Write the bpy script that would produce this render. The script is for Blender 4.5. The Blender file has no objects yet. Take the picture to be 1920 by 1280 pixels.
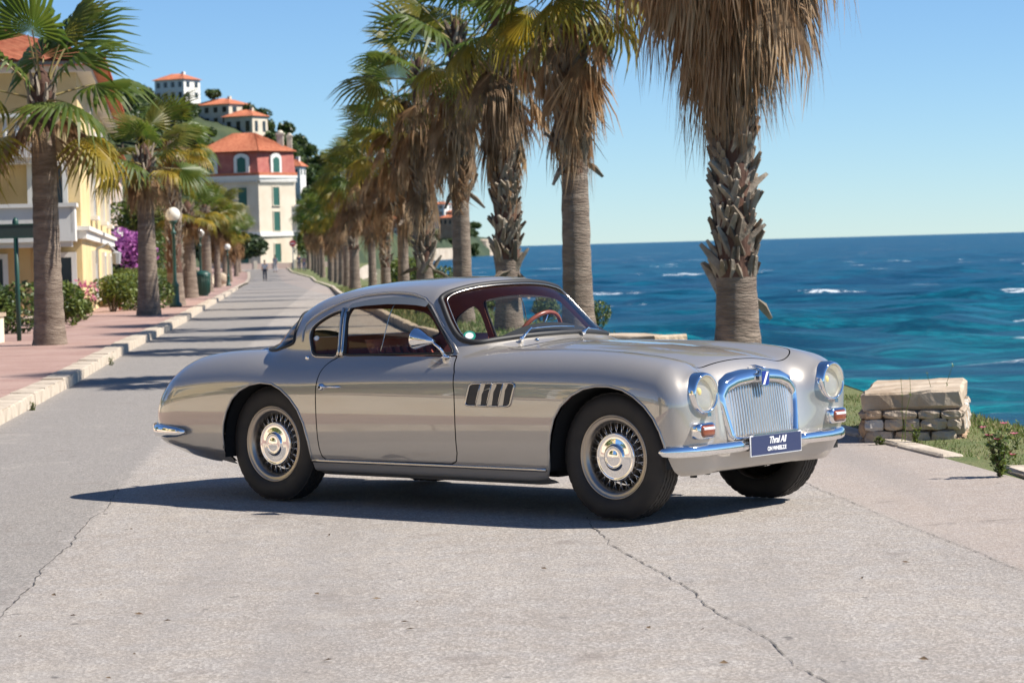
import bpy, bmesh, math, random
import numpy as np
from mathutils import Vector, Matrix, Euler
random.seed(7); RNG = np.random.default_rng(7)
SC = bpy.context.scene
COL = SC.collection
PI = math.pi
# ------------------------------------------------------------------ camera
cam = bpy.data.cameras.new('camera'); cam_o = bpy.data.objects.new('camera', cam); COL.objects.link(cam_o)
CAM_H, PITCH, ROLL = 1.4263, .0357, -.0276
cp, sp, cr, sr_ = math.cos(PITCH), math.sin(PITCH), math.cos(ROLL), math.sin(ROLL)
fwd = Vector((0, cp, -sp)); upv = Vector((0, sp, cp)); rgt = Vector((1, 0, 0))
cx_ = rgt*cr + upv*sr_; cy_ = -rgt*sr_ + upv*cr
cam_o.matrix_world = Matrix(((cx_.x, cy_.x, -fwd.x, 0), (cx_.y, cy_.y, -fwd.y, 0), (cx_.z, cy_.z, -fwd.z, CAM_H), (0, 0, 0, 1)))
cam.sensor_width = 36; cam.lens = 5000/1920*36; cam.clip_start = .3; cam.clip_end = 200000
cam.dof.use_dof = True; cam.dof.focus_distance = 14.3; cam.dof.aperture_fstop = 7.5
SC.camera = cam_o
# ------------------------------------------------------------------ sky, sun, exposure
SUN = Vector((.93, -.10, 1.0)).normalized()
world = bpy.data.worlds.new('World'); SC.world = world; world.use_nodes = True
wn = world.node_tree; wn.nodes.clear()
sky = wn.nodes.new('ShaderNodeTexSky'); sky.sky_type = 'NISHITA'; sky.sun_disc = False
sky.sun_elevation = math.asin(SUN.z); sky.sun_rotation = math.atan2(SUN.x, SUN.y)
sky.air_density = .75; sky.dust_density = 0.0; sky.ozone_density = 5.0; sky.altitude = 0
bgn = wn.nodes.new('ShaderNodeBackground'); bgn.inputs['Strength'].default_value = .074
wo = wn.nodes.new('ShaderNodeOutputWorld')
tint = wn.nodes.new('ShaderNodeMix'); tint.data_type = 'RGBA'; tint.blend_type = 'MULTIPLY'; tint.inputs[0].default_value = 1; tint.inputs[7].default_value = (.83, .98, 1.10, 1)   # white balance of the whole sky
wn.links.new(sky.outputs[0], tint.inputs[6]); wn.links.new(tint.outputs[2], bgn.inputs[0]); wn.links.new(bgn.outputs[0], wo.inputs[0])
sun = bpy.data.lights.new('sun', 'SUN'); sun.energy = 5.0; sun.angle = math.radians(.53); sun.color = (1, .945, .86)
sun_o = bpy.data.objects.new('sun', sun); COL.objects.link(sun_o); sun_o.location = (30, 0, 40)
sun_o.rotation_euler = SUN.to_track_quat('Z', 'Y').to_euler()
SC.view_settings.view_transform = 'Standard'; SC.view_settings.look = 'None'
SC.view_settings.exposure = .74; SC.view_settings.gamma = 1; SC.view_settings.use_curve_mapping = False
# ------------------------------------------------------------------ helpers
class M:
    """collects verts and faces, built as one mesh object"""
    def __init__(s): s.v = []; s.f = []; s.mi = []; s.cur = 0
    def add(s, vs, fs):
        n = len(s.v); s.v += [tuple(map(float, p)) for p in vs]
        for f in fs: s.f.append([i+n for i in f]); s.mi.append(s.cur)
    def box(s, c, d, rz=0, taper=1, mat=None):
        hx, hy, hz = d[0]/2, d[1]/2, d[2]/2
        vs = []
        for sz, t in ((-1, 1), (1, taper)):
            for sx, sy in ((-1, -1), (1, -1), (1, 1), (-1, 1)):
                p = Vector((sx*hx*t, sy*hy*t, sz*hz))
                if rz: p.rotate(Euler((0, 0, rz)))
                if mat is not None: p = mat @ p
                vs.append(p + Vector(c))
        s.add(vs, [(3, 2, 1, 0), (4, 5, 6, 7), (0, 1, 5, 4), (1, 2, 6, 5), (2, 3, 7, 6), (3, 0, 4, 7)])
    def tube(s, path, r, n=8, closed=False, cap=True, flat=None):
        P = [Vector(p) for p in path]; m = len(P)
        R = r if hasattr(r, '__len__') else [r]*m
        rings = []; prev = None
        for i in range(m):
            if closed: t = P[(i+1) % m]-P[i-1]
            else: t = P[min(i+1, m-1)]-P[max(i-1, 0)]
            t.normalize()
            if prev is None:
                a = Vector((0, 0, 1)) if abs(t.z) < .9 else Vector((1, 0, 0))
                u = t.cross(a).normalized()
            else:
                u = prev - t*prev.dot(t)
                u = u.normalized() if u.length > 1e-6 else t.orthogonal().normalized()
            prev = u; w = t.cross(u)
            k = flat if flat else 1
            rings.append([P[i]+(u*math.cos(2*PI*j/n)*k+w*math.sin(2*PI*j/n))*R[i] for j in range(n)])
        vs = [p for r_ in rings for p in r_]; fs = []
        for i in range(m if closed else m-1):
            a, b = i*n, ((i+1) % m)*n
            for j in range(n): fs.append((a+j, a+(j+1) % n, b+(j+1) % n, b+j))
        if cap and not closed: fs += [tuple(range(n))[::-1], tuple(range((m-1)*n, m*n))]
        s.add(vs, fs)
    def lathe(s, prof, n=24, axis='z', c=(0, 0, 0)):
        vs = []; fs = []; m = len(prof)
        for j in range(n):
            a = 2*PI*j/n
            for r, h in prof:
                if axis == 'z': p = (r*math.cos(a), r*math.sin(a), h)
                elif axis == 'y': p = (r*math.cos(a), h, r*math.sin(a))
                else: p = (h, r*math.cos(a), r*math.sin(a))
                vs.append((p[0]+c[0], p[1]+c[1], p[2]+c[2]))
        for j in range(n):
            a, b = j*m, ((j+1) % n)*m
            for i in range(m-1): fs.append((a+i, b+i, b+i+1, a+i+1))
        s.add(vs, fs)
    def prism(s, poly, z0, z1, fn=None):
        """polygon in two dimensions, extruded; fn maps (a,b,h) to a point"""
        fn = fn or (lambda a, b, h: (a, b, h)); n = len(poly)
        vs = [fn(a, b, z0) for a, b in poly]+[fn(a, b, z1) for a, b in poly]
        s.add(vs, [tuple(range(n))[::-1], tuple(range(n, 2*n))]+[(i, (i+1) % n, n+(i+1) % n, n+i) for i in range(n)])
    def ico(s, c, r, sub=2, jit=0):
        bm = bmesh.new(); bmesh.ops.create_icosphere(bm, subdivisions=sub, radius=1)
        rr = r if hasattr(r, '__len__') else (r, r, r)
        vs = [(c[0]+v.co.x*rr[0]*(1+random.uniform(-jit, jit)), c[1]+v.co.y*rr[1]*(1+random.uniform(-jit, jit)), c[2]+v.co.z*rr[2]*(1+random.uniform(-jit, jit))) for v in bm.verts]
        s.add(vs, [[v.index for v in f.verts] for f in bm.faces]); bm.free()
    def mesh(s, name, mats, smooth=False):
        me = bpy.data.meshes.new(name); me.from_pydata(s.v, [], s.f)
        mats = mats if isinstance(mats, (list, tuple)) else [mats]
        for m in mats: me.materials.append(m)
        if len(mats) > 1: me.polygons.foreach_set('material_index', s.mi)
        if smooth: me.polygons.foreach_set('use_smooth', [True]*len(me.polygons))
        me.update(); return me
    def build(s, name, mats, parent=None, smooth=False, **k):
        return link(name, s.mesh(name, mats, smooth), parent, **k)
def link(name, me, parent=None, loc=None, rot=None, **k):
    o = bpy.data.objects.new(name, me); COL.objects.link(o)
    if parent: o.parent = parent
    if loc is not None: o.location = loc
    if rot is not None: o.rotation_euler = rot
    for a, b in k.items(): o[a] = b
    return o
def tag(o, label, cat, group=None, kind=None):
    if label: o['label'] = label
    if cat: o['category'] = cat
    if group: o['group'] = group
    if kind: o['kind'] = kind
    return o
def thing(name, label, cat, loc=(0, 0, 0), rz=0, group=None):
    o = link(name, None, None, loc, (0, 0, rz)); return tag(o, label, cat, group)
def smooth_angle(o, deg=35):
    me = o.data; me.polygons.foreach_set('use_smooth', [True]*len(me.polygons))
    bm = bmesh.new(); bm.from_mesh(me); th = math.radians(deg)
    for e in bm.edges:
        if len(e.link_faces) == 2 and e.calc_face_angle(0) > th: e.smooth = False
    bm.to_mesh(me); bm.free(); return o
# ------------------------------------------------------------------ materials
def mat(name, c, rough=.6, metal=0, c2=None, scale=8, detail=4, bump=0, bscale=None, coat=0, spec=.5, trans=0, stretch=None, ramp=(.35, .65), emit=None, bdist=.02):
    m = bpy.data.materials.new(name); m.use_nodes = True; nt = m.node_tree; N = nt.nodes; L = nt.links
    p = N['Principled BSDF']
    p.inputs['Base Color'].default_value = (*c, 1); p.inputs['Roughness'].default_value = rough; p.inputs['Metallic'].default_value = metal
    p.inputs['Specular IOR Level'].default_value = spec; p.inputs['Coat Weight'].default_value = coat; p.inputs['Coat Roughness'].default_value = .02
    if c2 or bump:
        tc = N.new('ShaderNodeTexCoord'); mp = N.new('ShaderNodeMapping'); L.new(tc.outputs['Object'], mp.inputs[0])
        if stretch: mp.inputs['Scale'].default_value = stretch
    if c2:
        no = N.new('ShaderNodeTexNoise'); no.inputs['Scale'].default_value = scale; no.inputs['Detail'].default_value = detail
        L.new(mp.outputs[0], no.inputs['Vector'])
        cr = N.new('ShaderNodeValToRGB'); cr.color_ramp.elements[0].position = ramp[0]; cr.color_ramp.elements[1].position = ramp[1]
        cr.color_ramp.elements[0].color = (*c, 1); cr.color_ramp.elements[1].color = (*c2, 1)
        L.new(no.outputs[0], cr.inputs[0]); L.new(cr.outputs[0], p.inputs['Base Color'])
    if bump:
        nb = N.new('ShaderNodeTexNoise'); nb.inputs['Scale'].default_value = bscale or scale*3; nb.inputs['Detail'].default_value = 5
        L.new(mp.outputs[0], nb.inputs['Vector'])
        b = N.new('ShaderNodeBump'); b.inputs['Strength'].default_value = bump; b.inputs['Distance'].default_value = bdist
        L.new(nb.outputs[0], b.inputs['Height']); L.new(b.outputs[0], p.inputs['Normal'])
    if trans:
        t = N.new('ShaderNodeBsdfTranslucent'); mx = N.new('ShaderNodeMixShader'); mx.inputs[0].default_value = trans
        out = N['Material Output']
        if c2: L.new(cr.outputs[0], t.inputs[0])
        else: t.inputs[0].default_value = (*c, 1)
        L.new(p.outputs[0], mx.inputs[1]); L.new(t.outputs[0], mx.inputs[2]); L.new(mx.outputs[0], out.inputs[0])
    return m
def node_mat(name):
    m = bpy.data.materials.new(name); m.use_nodes = True; return m, m.node_tree.nodes, m.node_tree.links, m.node_tree.nodes['Principled BSDF']
def mathn(N, L, op, a, b=None, c=None):
    n = N.new('ShaderNodeMath'); n.operation = op
    for i, x in enumerate((a, b, c)):
        if x is None: continue
        if isinstance(x, (int, float)): n.inputs[i].default_value = x
        else: L.new(x, n.inputs[i])
    return n.outputs[0]
def mixc(N, L, f, a, b, mode='MIX'):
    n = N.new('ShaderNodeMix'); n.data_type = 'RGBA'; n.blend_type = mode
    for s, x in ((n.inputs[0], f), (n.inputs[6], a), (n.inputs[7], b)):
        if isinstance(x, (int, float)): s.default_value = x
        elif isinstance(x, tuple): s.default_value = (*x, 1)
        else: L.new(x, s)
    return n.outputs[2]
def noise(N, L, vec, scale, detail=4, rough=.5):
    n = N.new('ShaderNodeTexNoise'); n.inputs['Scale'].default_value = scale; n.inputs['Detail'].default_value = detail; n.inputs['Roughness'].default_value = rough
    if vec is not None: L.new(vec, n.inputs['Vector'])
    return n.outputs[0]
def smooth(N, L, x, a, b):
    n = N.new('ShaderNodeMapRange'); n.interpolation_type = 'SMOOTHSTEP'; n.inputs[1].default_value = a; n.inputs[2].default_value = b
    L.new(x, n.inputs[0]); return n.outputs[0]
GZ = ([0, 60, 215, 290, 400], [0, 0, -1.0, -.3, 0])
def zg(y): return float(np.interp(y, *GZ))

# ================================================================== SETTING: road, pavement, verge, sea
def asphalt():
    m, N, L, p = node_mat('asphalt')
    tc = N.new('ShaderNodeNewGeometry'); P = tc.outputs['Position']
    sx = N.new('ShaderNodeSeparateXYZ'); L.new(P, sx.inputs[0]); X, Y = sx.outputs[0], sx.outputs[1]
    fine = noise(N, L, P, 90, 5, .75); mid = noise(N, L, P, 5.0, 6, .65); big = noise(N, L, P, .55, 4, .6)
    vo = N.new('ShaderNodeTexVoronoi'); vo.inputs['Scale'].default_value = 88; L.new(P, vo.inputs['Vector'])
    c = mixc(N, L, smooth(N, L, big, .35, .68), (.31, .27, .235), (.39, .345, .30))
    c = mixc(N, L, smooth(N, L, mid, .35, .7), c, (.36, .335, .315))
    g = mixc(N, L, .62, c, vo.outputs['Color'], 'SOFT_LIGHT')
    bw = N.new('ShaderNodeRGBToBW'); L.new(vo.outputs['Color'], bw.inputs[0])
    st = smooth(N, L, bw.outputs[0], .15, .85)
    c = mixc(N, L, mathn(N, L, 'MULTIPLY', mathn(N, L, 'SUBTRACT', 1.0, st), .6), c, (.17, .15, .132))
    c = mixc(N, L, mathn(N, L, 'MULTIPLY', smooth(N, L, bw.outputs[0], .62, .9), .55), c, (.52, .47, .42))
    c = mixc(N, L, smooth(N, L, fine, .56, .68), c, (.52, .48, .43))
    c = mixc(N, L, smooth(N, L, fine, .44, .36), c, (.13, .12, .11))
    # older, greyer lane on the left of the seam
    d = mathn(N, L, 'ADD', X, mathn(N, L, 'MULTIPLY', Y, .065))          # seam runs x = -.065 y - 1.38
    wob = mathn(N, L, 'MULTIPLY', mathn(N, L, 'SUBTRACT', mid, .5), .25)
    s = mathn(N, L, 'ADD', mathn(N, L, 'ADD', d, 1.385), wob)
    lane = smooth(N, L, s, .05, -.05)
    c = mixc(N, L, mathn(N, L, 'MULTIPLY', lane, .75), c, (.26, .238, .218))
    c = mixc(N, L, mathn(N, L, 'MULTIPLY', lane, mathn(N, L, 'MULTIPLY', smooth(N, L, fine, .5, .66), .8)), c, (.42, .40, .375))
    c = mixc(N, L, mathn(N, L, 'MULTIPLY', lane, mathn(N, L, 'MULTIPLY', mathn(N, L, 'SUBTRACT', 1.0, st), .55)), c, (.12, .11, .10))
    # pinker patch beyond the far crack on the right
    d2 = mathn(N, L, 'ADD', X, mathn(N, L, 'MULTIPLY', Y, .1))
    pk = smooth(N, L, mathn(N, L, 'ADD', d2, wob), 3.2, 3.3)
    c = mixc(N, L, mathn(N, L, 'MULTIPLY', pk, .35), c, (.36, .28, .235))
    # stains
    stn = smooth(N, L, noise(N, L, P, 1.7, 5, .6), .60, .72)
    c = mixc(N, L, mathn(N, L, 'MULTIPLY', stn, .6), c, (.19, .16, .14))
    # polished wheel tracks and long streaks along the road
    ms = N.new('ShaderNodeMapping'); ms.inputs['Rotation'].default_value = (0, 0, .08); ms.inputs['Scale'].default_value = (1.1, .07, 1); L.new(P, ms.inputs[0])
    c = mixc(N, L, mathn(N, L, 'MULTIPLY', smooth(N, L, noise(N, L, ms.outputs[0], 1.0, 5, .65), .46, .7), .5), c, (.23, .21, .195))
    c = mixc(N, L, mathn(N, L, 'MULTIPLY', smooth(N, L, noise(N, L, P, .9, 6, .7), .55, .75), .4), c, (.45, .405, .35))
    spot = smooth(N, L, noise(N, L, P, 9, 2, .5), .71, .76)
    c = mixc(N, L, mathn(N, L, 'MULTIPLY', spot, .75), c, (.10, .09, .085))
    L.new(c, p.inputs['Base Color']); p.inputs['Roughness'].default_value = .82; p.inputs['Specular IOR Level'].default_value = .3
    h = mathn(N, L, 'ADD', mathn(N, L, 'MULTIPLY', vo.outputs['Distance'], .6), fine)
    b = N.new('ShaderNodeBump'); b.inputs['Strength'].default_value = .55; b.inputs['Distance'].default_value = .006
    L.new(h, b.inputs['Height']); L.new(b.outputs[0], p.inputs['Normal'])
    return m
KL = [(-1.2, -20), (-2.55, 0), (-3.9, 15.6), (-4.44, 23), (-4.89, 29.2), (-5.77, 40.1), (-6.99, 57.6), (-8.75, 77), (-10.49, 96.7), (-14.6, 142), (-18.7, 187), (-22.0, 226), (-25.5, 262), (-30, 292), (-40, 330)]
KR = [(4.6, -20), (3.75, 0), (3.22, 11), (2.96, 15.6), (2.72, 17.0), (2.54, 18.4), (2.36, 19.6), (1.6, 25), (.5, 32), (-.75, 38), (-1.71, 44.6), (-2.4, 51.7), (-3.48, 63.6), (-5.0, 81), (-6.63, 101.5), (-10, 147), (-13.65, 190), (-17.38, 232), (-21.5, 262), (-24.5, 292), (-31, 330)]
def lerp_line(K, y): return float(np.interp(y, [k[1] for k in K], [k[0] for k in K]))
YS_ = sorted(set([-20, -10, 0, 6, 10, 14, 18, 22, 26, 30, 35, 40, 45, 50, 60, 70, 85, 100, 120, 147, 170, 190, 210, 232, 250, 262, 280, 292, 310, 330]))
def strip(name, xa, xb, mat_, dz=0, kind='structure', ys=YS_, parent=None, nx=1, zf=None):
    m = M(); n = nx+1
    for y in ys:
        a, b = xa(y), xb(y)
        for i in range(n):
            t = i/nx; x = a+(b-a)*t
            m.v.append((x, y, zg(y)+dz+(zf(t, x, y) if zf else 0)))
    for i in range(len(ys)-1):
        for j in range(nx): m.f.append((i*n+j, i*n+j+1, (i+1)*n+j+1, (i+1)*n+j)); m.mi.append(0)
    o = m.build(name, mat_, parent, smooth=True)
    if kind: o['kind'] = kind
    return o
kl = lambda y: lerp_line(KL, y); kr = lambda y: lerp_line(KR, y)
M_ASPH = asphalt()
road = strip('road', lambda y: kl(y)-.05, lambda y: kr(y)+.03, M_ASPH)
road['label'] = 'pale worn asphalt road'
# cracks in the asphalt: irregular thin dark seams
M_CRACK = mat('crack_tar', (.06, .053, .047), .9, c2=(.15, .135, .12), scale=14)
def crack(pts, w, seed, amp=.03):
    r = random.Random(seed); m = M(); P = []
    for (a, b) in zip(pts[:-1], pts[1:]):
        n = max(4, int(math.dist(a, b)/.045))
        for i in range(n): P.append((a[0]+(b[0]-a[0])*i/n, a[1]+(b[1]-a[1])*i/n))
    off = 0; vs = []
    for i, (x, y) in enumerate(P):
        off = off*.93+r.gauss(0, amp*.16); ww = w*.48*(.25+abs(r.gauss(0, .55)))
        vs.append((x+off-ww/2, y, zg(y)+.004)); vs.append((x+off+ww/2, y+r.uniform(-.01, .01), zg(y)+.004))
    m.add(vs, [(2*i, 2*i+1, 2*i+3, 2*i+2) for i in range(len(P)-1)])
    return m.build('crack', M_CRACK, road)
crack([(.36, 13.9), (.38, 13.36), (.69, 10.91), (.97, 8.55), (1.1, 7.2)], .013, 1)
crack([(1.62, 16.2), (1.70, 15.36), (1.92, 13.11), (2.13, 11.21), (2.3, 9.4)], .009, 2, .02)
crack([(-2.45, 16.4), (-2.36, 15.41), (-2.19, 12.41), (-2.06, 10.51), (-1.9, 8.2)], .012, 3, .03)
crack([(-4.2, 70), (-3.6, 57), (-3.0, 45), (-2.6, 36), (-2.4, 30)], .03, 4, .03)
crack([(2.0, 13.05), (2.5, 13.25), (3.0, 13.2)], .012, 5, .01)
# dry leaves and bits scattered over the asphalt
M_LITTER = mat('dry_leaf', (.10, .06, .035), .9, c2=(.22, .15, .08), scale=30)
for i in range(30):
    y = random.uniform(8.6, 14); x = random.uniform(-.19*y, .19*y); s = random.uniform(.008, .022)
    m = M(); a = random.uniform(0, PI); h = random.uniform(.003, .012)
    ca, sa = math.cos(a), math.sin(a)
    m.add([(x-ca*s, y-sa*s, .006), (x+sa*s*.4, y-ca*s*.4, .006+h), (x+ca*s, y+sa*s, .008), (x-sa*s*.4, y+ca*s*.4, .006)], [(0, 1, 2, 3)])
    if i == 0: litter = m
    else: litter.add(m.v, m.f)
tag(litter.build('leaf_litter', M_LITTER), 'tiny dry leaf scraps scattered over the foreground asphalt', 'litter', kind='stuff')
# left pavement
def pave_mat():
    m, N, L, p = node_mat('pink_paving')
    g = N.new('ShaderNodeNewGeometry'); P = g.outputs['Position']
    br = N.new('ShaderNodeTexBrick'); br.inputs['Scale'].default_value = 1; br.inputs['Brick Width'].default_value = .22; br.inputs['Row Height'].default_value = .11
    br.inputs['Mortar Size'].default_value = .006; br.inputs['Color1'].default_value = (.27, .150, .122, 1); br.inputs['Color2'].default_value = (.34, .20, .165, 1); br.inputs['Mortar'].default_value = (.17, .11, .09, 1)
    L.new(P, br.inputs['Vector'])
    n1 = noise(N, L, P, .8, 5, .6); n2 = noise(N, L, P, 40, 4, .6)
    c = mixc(N, L, smooth(N, L, n1, .3, .7), br.outputs['Color'], (.36, .235, .195))
    c = mixc(N, L, mathn(N, L, 'MULTIPLY', smooth(N, L, n2, .45, .62), .35), c, (.45, .34, .29))
    L.new(c, p.inputs['Base Color']); p.inputs['Roughness'].default_value = .85
    b = N.new('ShaderNodeBump'); b.inputs['Strength'].default_value = .4; b.inputs['Distance'].default_value = .01
    L.new(mathn(N, L, 'ADD', br.outputs['Fac'], n2), b.inputs['Height']); L.new(b.outputs[0], p.inputs['Normal'])
    return m
M_PAVE = pave_mat()
strip('left_pavement', lambda y: kl(y)-4.3, lambda y: kl(y)-.16, M_PAVE, .112)
M_SOIL = mat('garden_soil', (.15, .12, .08), .95, c2=(.10, .13, .05), scale=3, bump=.5)
strip('garden_ground', lambda y: kl(y)-95, lambda y: kl(y)-4.25, M_SOIL, .10)
# kerb stones, one by one, along the left of the road
M_KERB = mat('kerb_limestone', (.36, .295, .225), .85, c2=(.54, .46, .365), scale=5, bump=.5, bscale=40)
kerb = link('left_kerb', None); kerb['kind'] = 'structure'
KLP = [Vector((x, y, 0)) for x, y in KL]
def along(K, step, y0, y1):
    out = []; y = y0
    while y < y1:
        x = lerp_line(K, y); dx = (lerp_line(K, y+.5)-x)/.5; out.append((x, y, math.atan2(-dx, 1))); y += step*math.cos(math.atan(dx))
    return out
km = []
for k in range(5):
    bm = bmesh.new(); bmesh.ops.create_cube(bm, size=1)
    bmesh.ops.scale(bm, vec=(.26, .994, .36), verts=bm.verts)
    bmesh.ops.bevel(bm, geom=bm.edges[:], offset=.012, segments=2, affect='EDGES')
    for v in bm.verts: v.co += Vector((random.uniform(-.006, .006), random.uniform(-.004, .004), random.uniform(-.003, .003)))
    me = bpy.data.meshes.new('kerb_stone'); bm.to_mesh(me); bm.free(); me.materials.append(M_KERB); km.append(me)
for i, (x, y, a) in enumerate(along(KL, 1.0, 3, 150)):
    o = link('kerb_stone', random.choice(km), kerb, (x+.5*math.tan(-a)-.13+random.uniform(-.004, .004), y+.5, zg(y)-.055+random.uniform(-.006, .006)), (random.uniform(-.012, .012), 0, a))
strip('left_kerb_far', lambda y: kl(y)-.26, lambda y: kl(y), M_KERB, .122, ys=[150]+[y for y in YS_ if y > 150])
# right kerb strip (flush) and far right kerb stones
rk = link('right_kerb', None); rk['kind'] = 'structure'
km2 = []
for k in range(4):
    bm = bmesh.new(); bmesh.ops.create_cube(bm, size=1); bmesh.ops.scale(bm, vec=(.15, .98, .2), verts=bm.verts)
    bmesh.ops.bevel(bm, geom=bm.edges[:], offset=.015, segments=1, affect='EDGES')
    for v in bm.verts: v.co += Vector((random.uniform(-.008, .008), random.uniform(-.006, .006), random.uniform(-.004, .004)))
    me = bpy.data.meshes.new('kerb_stone'); bm.to_mesh(me); bm.free(); me.materials.append(M_KERB); km2.append(me)
for x, y, a in along(KR, 1.0, 8, 22):
    if 15.75 < y < 16.3: continue
    link('kerb_stone', random.choice(km2), rk, (x+.5*math.tan(-a)+.06, y+.5, -.07+random.uniform(-.006, .004)), (0, random.uniform(-.03, .03), a+random.uniform(-.02, .02)))
for x, y, a in along(KR, 1.0, 34, 140):
    link('kerb_stone', random.choice(km2), rk, (x+.09, y+.5, zg(y)+.03+random.uniform(-.01, .01)), (0, 0, a))
strip('right_kerb_far', lambda y: kr(y)+.02, lambda y: kr(y)+.2, M_KERB, .1, ys=[140]+[y for y in YS_ if y > 140])
# grass verge falling to the shore
def edge(y): return float(np.interp(y, [-20, 0, 12, 15, 18, 22, 26, 30, 33, 36, 40, 45, 50, 60, 80, 100, 120, 140, 190, 230, 262, 292, 330], [8, 6, 4.35, 3.75, 3.6, 3.3, 3.2, 3.1, 2.6, 2.1, 1.45, .75, .1, -.8, -2.6, -4.0, -5.6, -7.0, -10, -13, -15, -16, -17]))
def grass_mat():
    m, N, L, p = node_mat('grass_ground')
    g = N.new('ShaderNodeNewGeometry'); P = g.outputs['Position']
    n1 = noise(N, L, P, 1.3, 5, .6); n2 = noise(N, L, P, 22, 4, .7)
    c = mixc(N, L, smooth(N, L, n1, .35, .7), (.085, .12, .028), (.16, .165, .06))
    c = mixc(N, L, mathn(N, L, 'MULTIPLY', smooth(N, L, n2, .5, .65), .6), c, (.22, .18, .10))
    L.new(c, p.inputs['Base Color']); p.inputs['Roughness'].default_value = .95
    b = N.new('ShaderNodeBump'); b.inputs['Strength'].default_value = .8; b.inputs['Distance'].default_value = .04; L.new(n2, b.inputs['Height']); L.new(b.outputs[0], p.inputs['Normal'])
    return m
M_GRASS = grass_mat()
strip('verge', lambda y: kr(y)+.01, edge, M_GRASS, .0, nx=6, zf=lambda t, x, y: .03*t*(1-t)+.01*math.sin(3*x+2*y))
M_ROCK = mat('shore_rock', (.30, .25, .20), .9, c2=(.46, .40, .33), scale=1.2, bump=.9, bscale=4, bdist=.1)
strip('shore_slope', edge, lambda y: edge(y)+3.2, M_ROCK, 0, nx=6, zf=lambda t, x, y: -6.0*t**.8+.25*math.sin(5*x+1.7*y)*t)
# ---- sea
def sea_mat():
    m, N, L, p = node_mat('sea_water')
    g = N.new('ShaderNodeNewGeometry'); P = g.outputs['Position']
    sx = N.new('ShaderNodeSeparateXYZ'); L.new(P, sx.inputs[0]); Y = sx.outputs[1]
    mp = N.new('ShaderNodeMapping'); mp.inputs['Scale'].default_value = (.30, 1, 1); L.new(P, mp.inputs[0]); V = mp.outputs[0]
    def log10(x): return mathn(N, L, 'LOGARITHM', x, 10.0)
    ly = log10(mathn(N, L, 'MAXIMUM', Y, 10.0))
    # water over the pale near-shore bottom is greener than the deep water
    shallow = mathn(N, L, 'MULTIPLY', smooth(N, L, ly, 2.5, 1.85), .95)
    n1 = noise(N, L, V, .035, 5, .6); n2 = noise(N, L, V, .16, 5, .6)
    deep = mixc(N, L, smooth(N, L, n1, .35, .68), (.001, .066, .135), (.002, .135, .205))
    teal = mixc(N, L, smooth(N, L, n2, .35, .68), (.002, .105, .14), (.008, .25, .265))
    c = mixc(N, L, shallow, deep, teal)
    c = mixc(N, L, mathn(N, L, 'MULTIPLY', smooth(N, L, n2, .62, .40), .55), c, (.0, .024, .06))
    n3 = noise(N, L, V, .75, 5, .65); n4 = noise(N, L, V, 2.6, 4, .6)
    c = mixc(N, L, mathn(N, L, 'MULTIPLY', smooth(N, L, n3, .58, .38), .6), c, (.0, .026, .058))
    c = mixc(N, L, mathn(N, L, 'MULTIPLY', smooth(N, L, n3, .56, .74), .45), c, (.012, .20, .25))
    c = mixc(N, L, mathn(N, L, 'MULTIPLY', smooth(N, L, n4, .56, .40), .6), c, (.0, .030, .07))
    # foam crests
    mp2 = N.new('ShaderNodeMapping'); mp2.inputs['Scale'].default_value = (.22, .75, 1); L.new(P, mp2.inputs[0])
    f1 = noise(N, L, mp2.outputs[0], .22, 3, .55); f2 = noise(N, L, P, .9, 5, .7)
    foam = mathn(N, L, 'MULTIPLY', smooth(N, L, f1, .661, .681), smooth(N, L, f2, .45, .55))
    c = mixc(N, L, foam, c, (.75, .80, .82))
    L.new(c, p.inputs['Base Color']); p.inputs['IOR'].default_value = 1.33
    p.inputs['Specular IOR Level'].default_value = .16
    p.inputs['Roughness'].default_value = .3
    b = N.new('ShaderNodeBump'); b.inputs['Strength'].default_value = 1.0; b.inputs['Distance'].default_value = .5
    h = mathn(N, L, 'ADD', mathn(N, L, 'MULTIPLY', noise(N, L, V, .55, 8, .68), 1.4), mathn(N, L, 'MULTIPLY', noise(N, L, V, .12, 4, .6), 1.6))
    L.new(h, b.inputs['Height']); L.new(b.outputs[0], p.inputs['Normal'])
    return m
SEA = -4.0
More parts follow.
